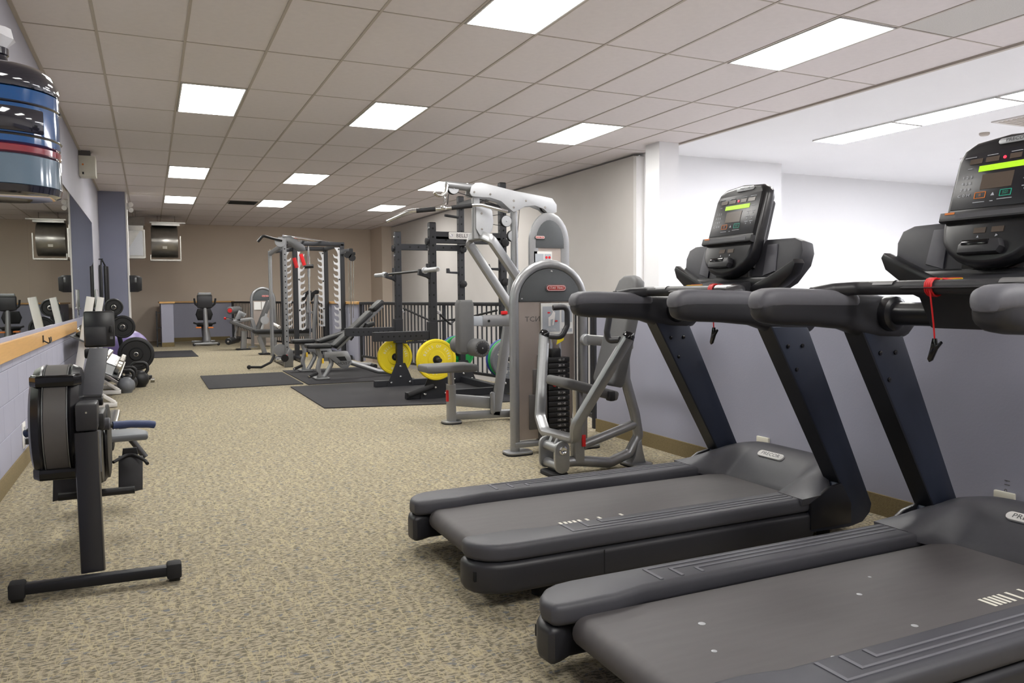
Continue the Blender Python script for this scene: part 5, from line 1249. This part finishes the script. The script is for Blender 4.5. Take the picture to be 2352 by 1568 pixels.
# speaker on the pillar
sp_ = thing('wall_speaker', 'black loudspeaker mounted on the side of the pillar', 'speaker', (-.23, 16.3, 1.26))
B().prism([(-.325, 0), (-.19, 0), (-.12, .03), (-.115, .27), (-.19, .31), (-.325, .31)], (0, 16.4, 1.26), EX, EZ, .22, .01).obj('cabinet', 'black_satin', sp_)
B().prism([(-.205, .02), (-.125, .03), (-.12, .26), (-.205, .28)], (0, 16.285, 1.26), EX, EZ, .012, .004).obj('grille', 'iron', sp_)
B().bbox((-.24, 16.279, 1.44), (-.205, 16.289, 1.53), .003).obj('bracket', 'silver_dark', sp_)
# emergency light box on the left wall
eb = thing('emergency_light', 'white emergency light box high on the left wall', 'emergency light', (-.7, 12.1, 2.8))
B().bbox((-.80, 11.98, 2.78), (-.60, 12.25, 3.05), .008).obj('case', 'beige_plastic', eb)
B().lathe((-.75, 11.98, 2.93), (0, -1, 0), [(.012, 0), (.012, .004), (0, .006)], 10).obj('indicator', 'orange', eb)
B().bbox((-.76, 11.975, 2.80), (-.74, 11.98, 2.83)).obj('switch', 'iron', eb, 0)
B().bbox((-.80, 12.0, 3.05), (-.66, 12.2, 3.12)).obj('bracket', 'warm_grey', eb, 0)
tl = thing('twin_lamp', 'small twin headed lamp at the top of the pillar edge', 'emergency light', (-.3, 16.3, 2.85))
B().bbox((-.325, 16.34, 2.80), (-.27, 16.42, 2.92), .006).obj('body', 'white_trim', tl)
for z in (2.80, 2.90): B().lathe((-.27, 16.36, z), (.3, -1, -.35), [(.02, -.03), (.045, .03), (.045, .045), (0, .05)], 14).obj('lamp_head', 'white_trim', tl)

# ================================================================ ducts in the back corner
du = thing('ventilation_duct', 'galvanized barrel shaped ventilation duct hanging in the back corner', 'duct', (.36, 20.4, 2.4))
DY = 20.4
x0, x1 = PY(347, 550, DY).x, PY(409, 550, DY).x
zt, zb = PY(380, 517, DY).z, PY(380, 590, DY).z
prof = [(DY+.55, zb)]+[(DY+.42-.42*math.sin(a), (zt+zb)/2-(zt-zb)/2*math.cos(a)) for a in [PI*k/10 for k in range(11)]]+[(DY+.55, zt)]
B().prism(prof, (((x0+x1)/2), 0, 0), EY, EZ, x1-x0, .004).obj('barrel', 'galv', du)
B().bbox((x0-.03, DY-.02, zb-.09), (x1+.06, DY+.6, zb-.06)).bbox((x0-.03, DY-.02, zb-.09), (x0-.01, DY, zb+.05)).bbox((x1+.04, DY-.02, zb-.09), (x1+.06, DY, zb+.5)).obj('support_frame', 'galv', du, 0)
B().bbox((x0+.02, DY+.1, zt), (x1+.05, DY+.7, zt+.06)).bbox((x0-.02, DY+.05, zt+.05), (x1+.18, DY+.09, zt+.08)).obj('top_flange', 'galv', du, 0)
B().bbox(((x0+x1)/2-.05, DY-.006, (zt+zb)/2-.18), ((x0+x1)/2+.05, DY, (zt+zb)/2-.12)).obj('label_plate', 'beige_plastic', du, 0)
for x in (x0+.15, x1-.05): B().cyl((x, DY+.3, zt), (x, DY+.3, ZC), .008, 6).obj('hanger_rod', 'steel', du)
d2 = thing('ventilation_box', 'galvanized square ventilation box with tapered hood beside the pillar', 'duct', (-.2, 19.6, 2.4))
DY2 = 19.4
xa, xb = PY(284, 550, DY2).x, PY(330, 550, DY2).x
za, zb2 = PY(310, 588, DY2).z, PY(310, 517, DY2).z
B().bbox((xa, DY2, za), (xb, DY2+.5, zb2), .006).obj('box', 'galv', d2, 0)
B().prism([(xa, za+.02), (xb-.02, za+.02), (xb-.02, zb2-.05)], (0, DY2-.004, 0), EX, EZ, .006).obj('crease', 'silver_light', d2, 0)
B().bbox((xb, DY2-.02, za-.04), (xb+.03, DY2+.02, zb2-.1)).bbox((xa, DY2-.01, za-.05), (xb, DY2+.4, za)).obj('edge_flange', 'galv', d2, 0)
zz = PY(310, 496, DY2).z
v8 = [(xa, DY2, zb2), (xb+.03, DY2, zb2), (xb+.03, DY2+.5, zb2), (xa, DY2+.5, zb2), (xa+.12, DY2+.15, zz), (xb+.03, DY2+.15, zz), (xb+.03, DY2+.45, zz), (xa+.12, DY2+.45, zz)]
B().add(v8, [(0, 1, 5, 4), (1, 2, 6, 5), (2, 3, 7, 6), (3, 0, 4, 7), (4, 5, 6, 7), (3, 2, 1, 0)]).obj('hood', 'galv', d2, 0)
B().bbox((xa, DY2-.012, zb2-.12), (xb, DY2-.002, zb2-.03)).obj('louver', 'steel', d2, 0)
B().cyl((xa+.25, DY2+.3, zz), (xa+.25, DY2+.3, ZC), .008, 6).obj('hanger_rod', 'steel', d2)

# ================================================================ hanging blue jug
D_ = 1.95
jc = ray(-8, 290)*D_; jx, jy = jc.x, jc.y
jz0, jz1 = CAMH+(ray(2, 452)*D_).z, CAMH+(ray(2, 160)*D_).z
jr = .139
jg = thing('water_jug', 'glossy blue tinted plastic jug hanging at the upper left edge', 'jug', (jx, jy, jz0))
h = jz1-jz0
def jring(z0, z1, nm, m, dr=0.0, seg=48):
    B().lathe((jx, jy, jz0+z0), (0, 0, 1), [(jr-.006-dr, 0), (jr-dr, .004), (jr-dr, z1-z0-.004), (jr-.006-dr, z1-z0)], seg).obj(nm, m, jg)
B().lathe((jx, jy, jz0), (0, 0, 1), [(0, .008), (jr*.80, .008), (jr*.90, 0), (jr*.97, .004), (jr, .02)], 48).obj('base', 'jug_dark', jg)
jring(.018, h*.30, 'lower_wall', 'jug_grey', .001)
jring(h*.30, h*.37, 'red_band', 'jug_red', .0005)
jring(h*.37, h*.80, 'blue_wall', 'water_blue', .001)
B().lathe((jx, jy, jz0+h*.80), (0, 0, 1), [(jr-.002, 0), (jr, .01), (jr*.985, h*.08), (jr*.93, h*.14), (jr*.80, h*.19), (jr*.5, h*.215), (jr*.24, h*.23), (jr*.21, h*.30), (jr*.24, h*.31), (jr*.24, h*.36), (0, h*.36)], 48).obj('shoulder', 'jug_dark', jg)
for z in (h*.42, h*.66): B().lathe((jx, jy, jz0+z), (0, 0, 1), [(jr-.004, 0), (jr+.003, .006), (jr-.004, .012)], 48).obj('rib', 'jug_dark', jg)
ca = math.atan2(-jy, -jx); vs = []; fs = []
for k in range(17):
    a = ca-.5+1.25*k/16
    for q, z_ in ((.0015, h*.46), (.0035, h*.47), (.0035, h*.63), (.0015, h*.64)): vs.append((jx+(jr+q)*math.cos(a), jy+(jr+q)*math.sin(a), jz0+z_))
for k in range(16):
    for j in range(3): fs.append((k*4+j, k*4+j+1, (k+1)*4+j+1, (k+1)*4+j))
B().add(vs, fs).obj('handle_recess', 'jug_dark', jg)
vs = []; fs = []
for k in range(13):
    a = 2*PI*k/12
    for r_, zz_ in ((.026, 0), (.045+.008*math.sin(3*a), .045), (.030+.01*math.cos(2*a), .085), (.012, .10)): vs.append((jx+r_*math.cos(a), jy+r_*math.sin(a), jz1+h*.16+zz_*.6))
for k in range(12):
    for j in range(3): fs.append((k*4+j, k*4+j+1, (k+1)*4+j+1, (k+1)*4+j))
B().add(vs, fs).obj('cap_film', 'film_white', jg, 30)
B().cyl((jx, jy, jz1+h*.3), (jx, jy, ZC), .003, 6).obj('cord', 'iron', jg)
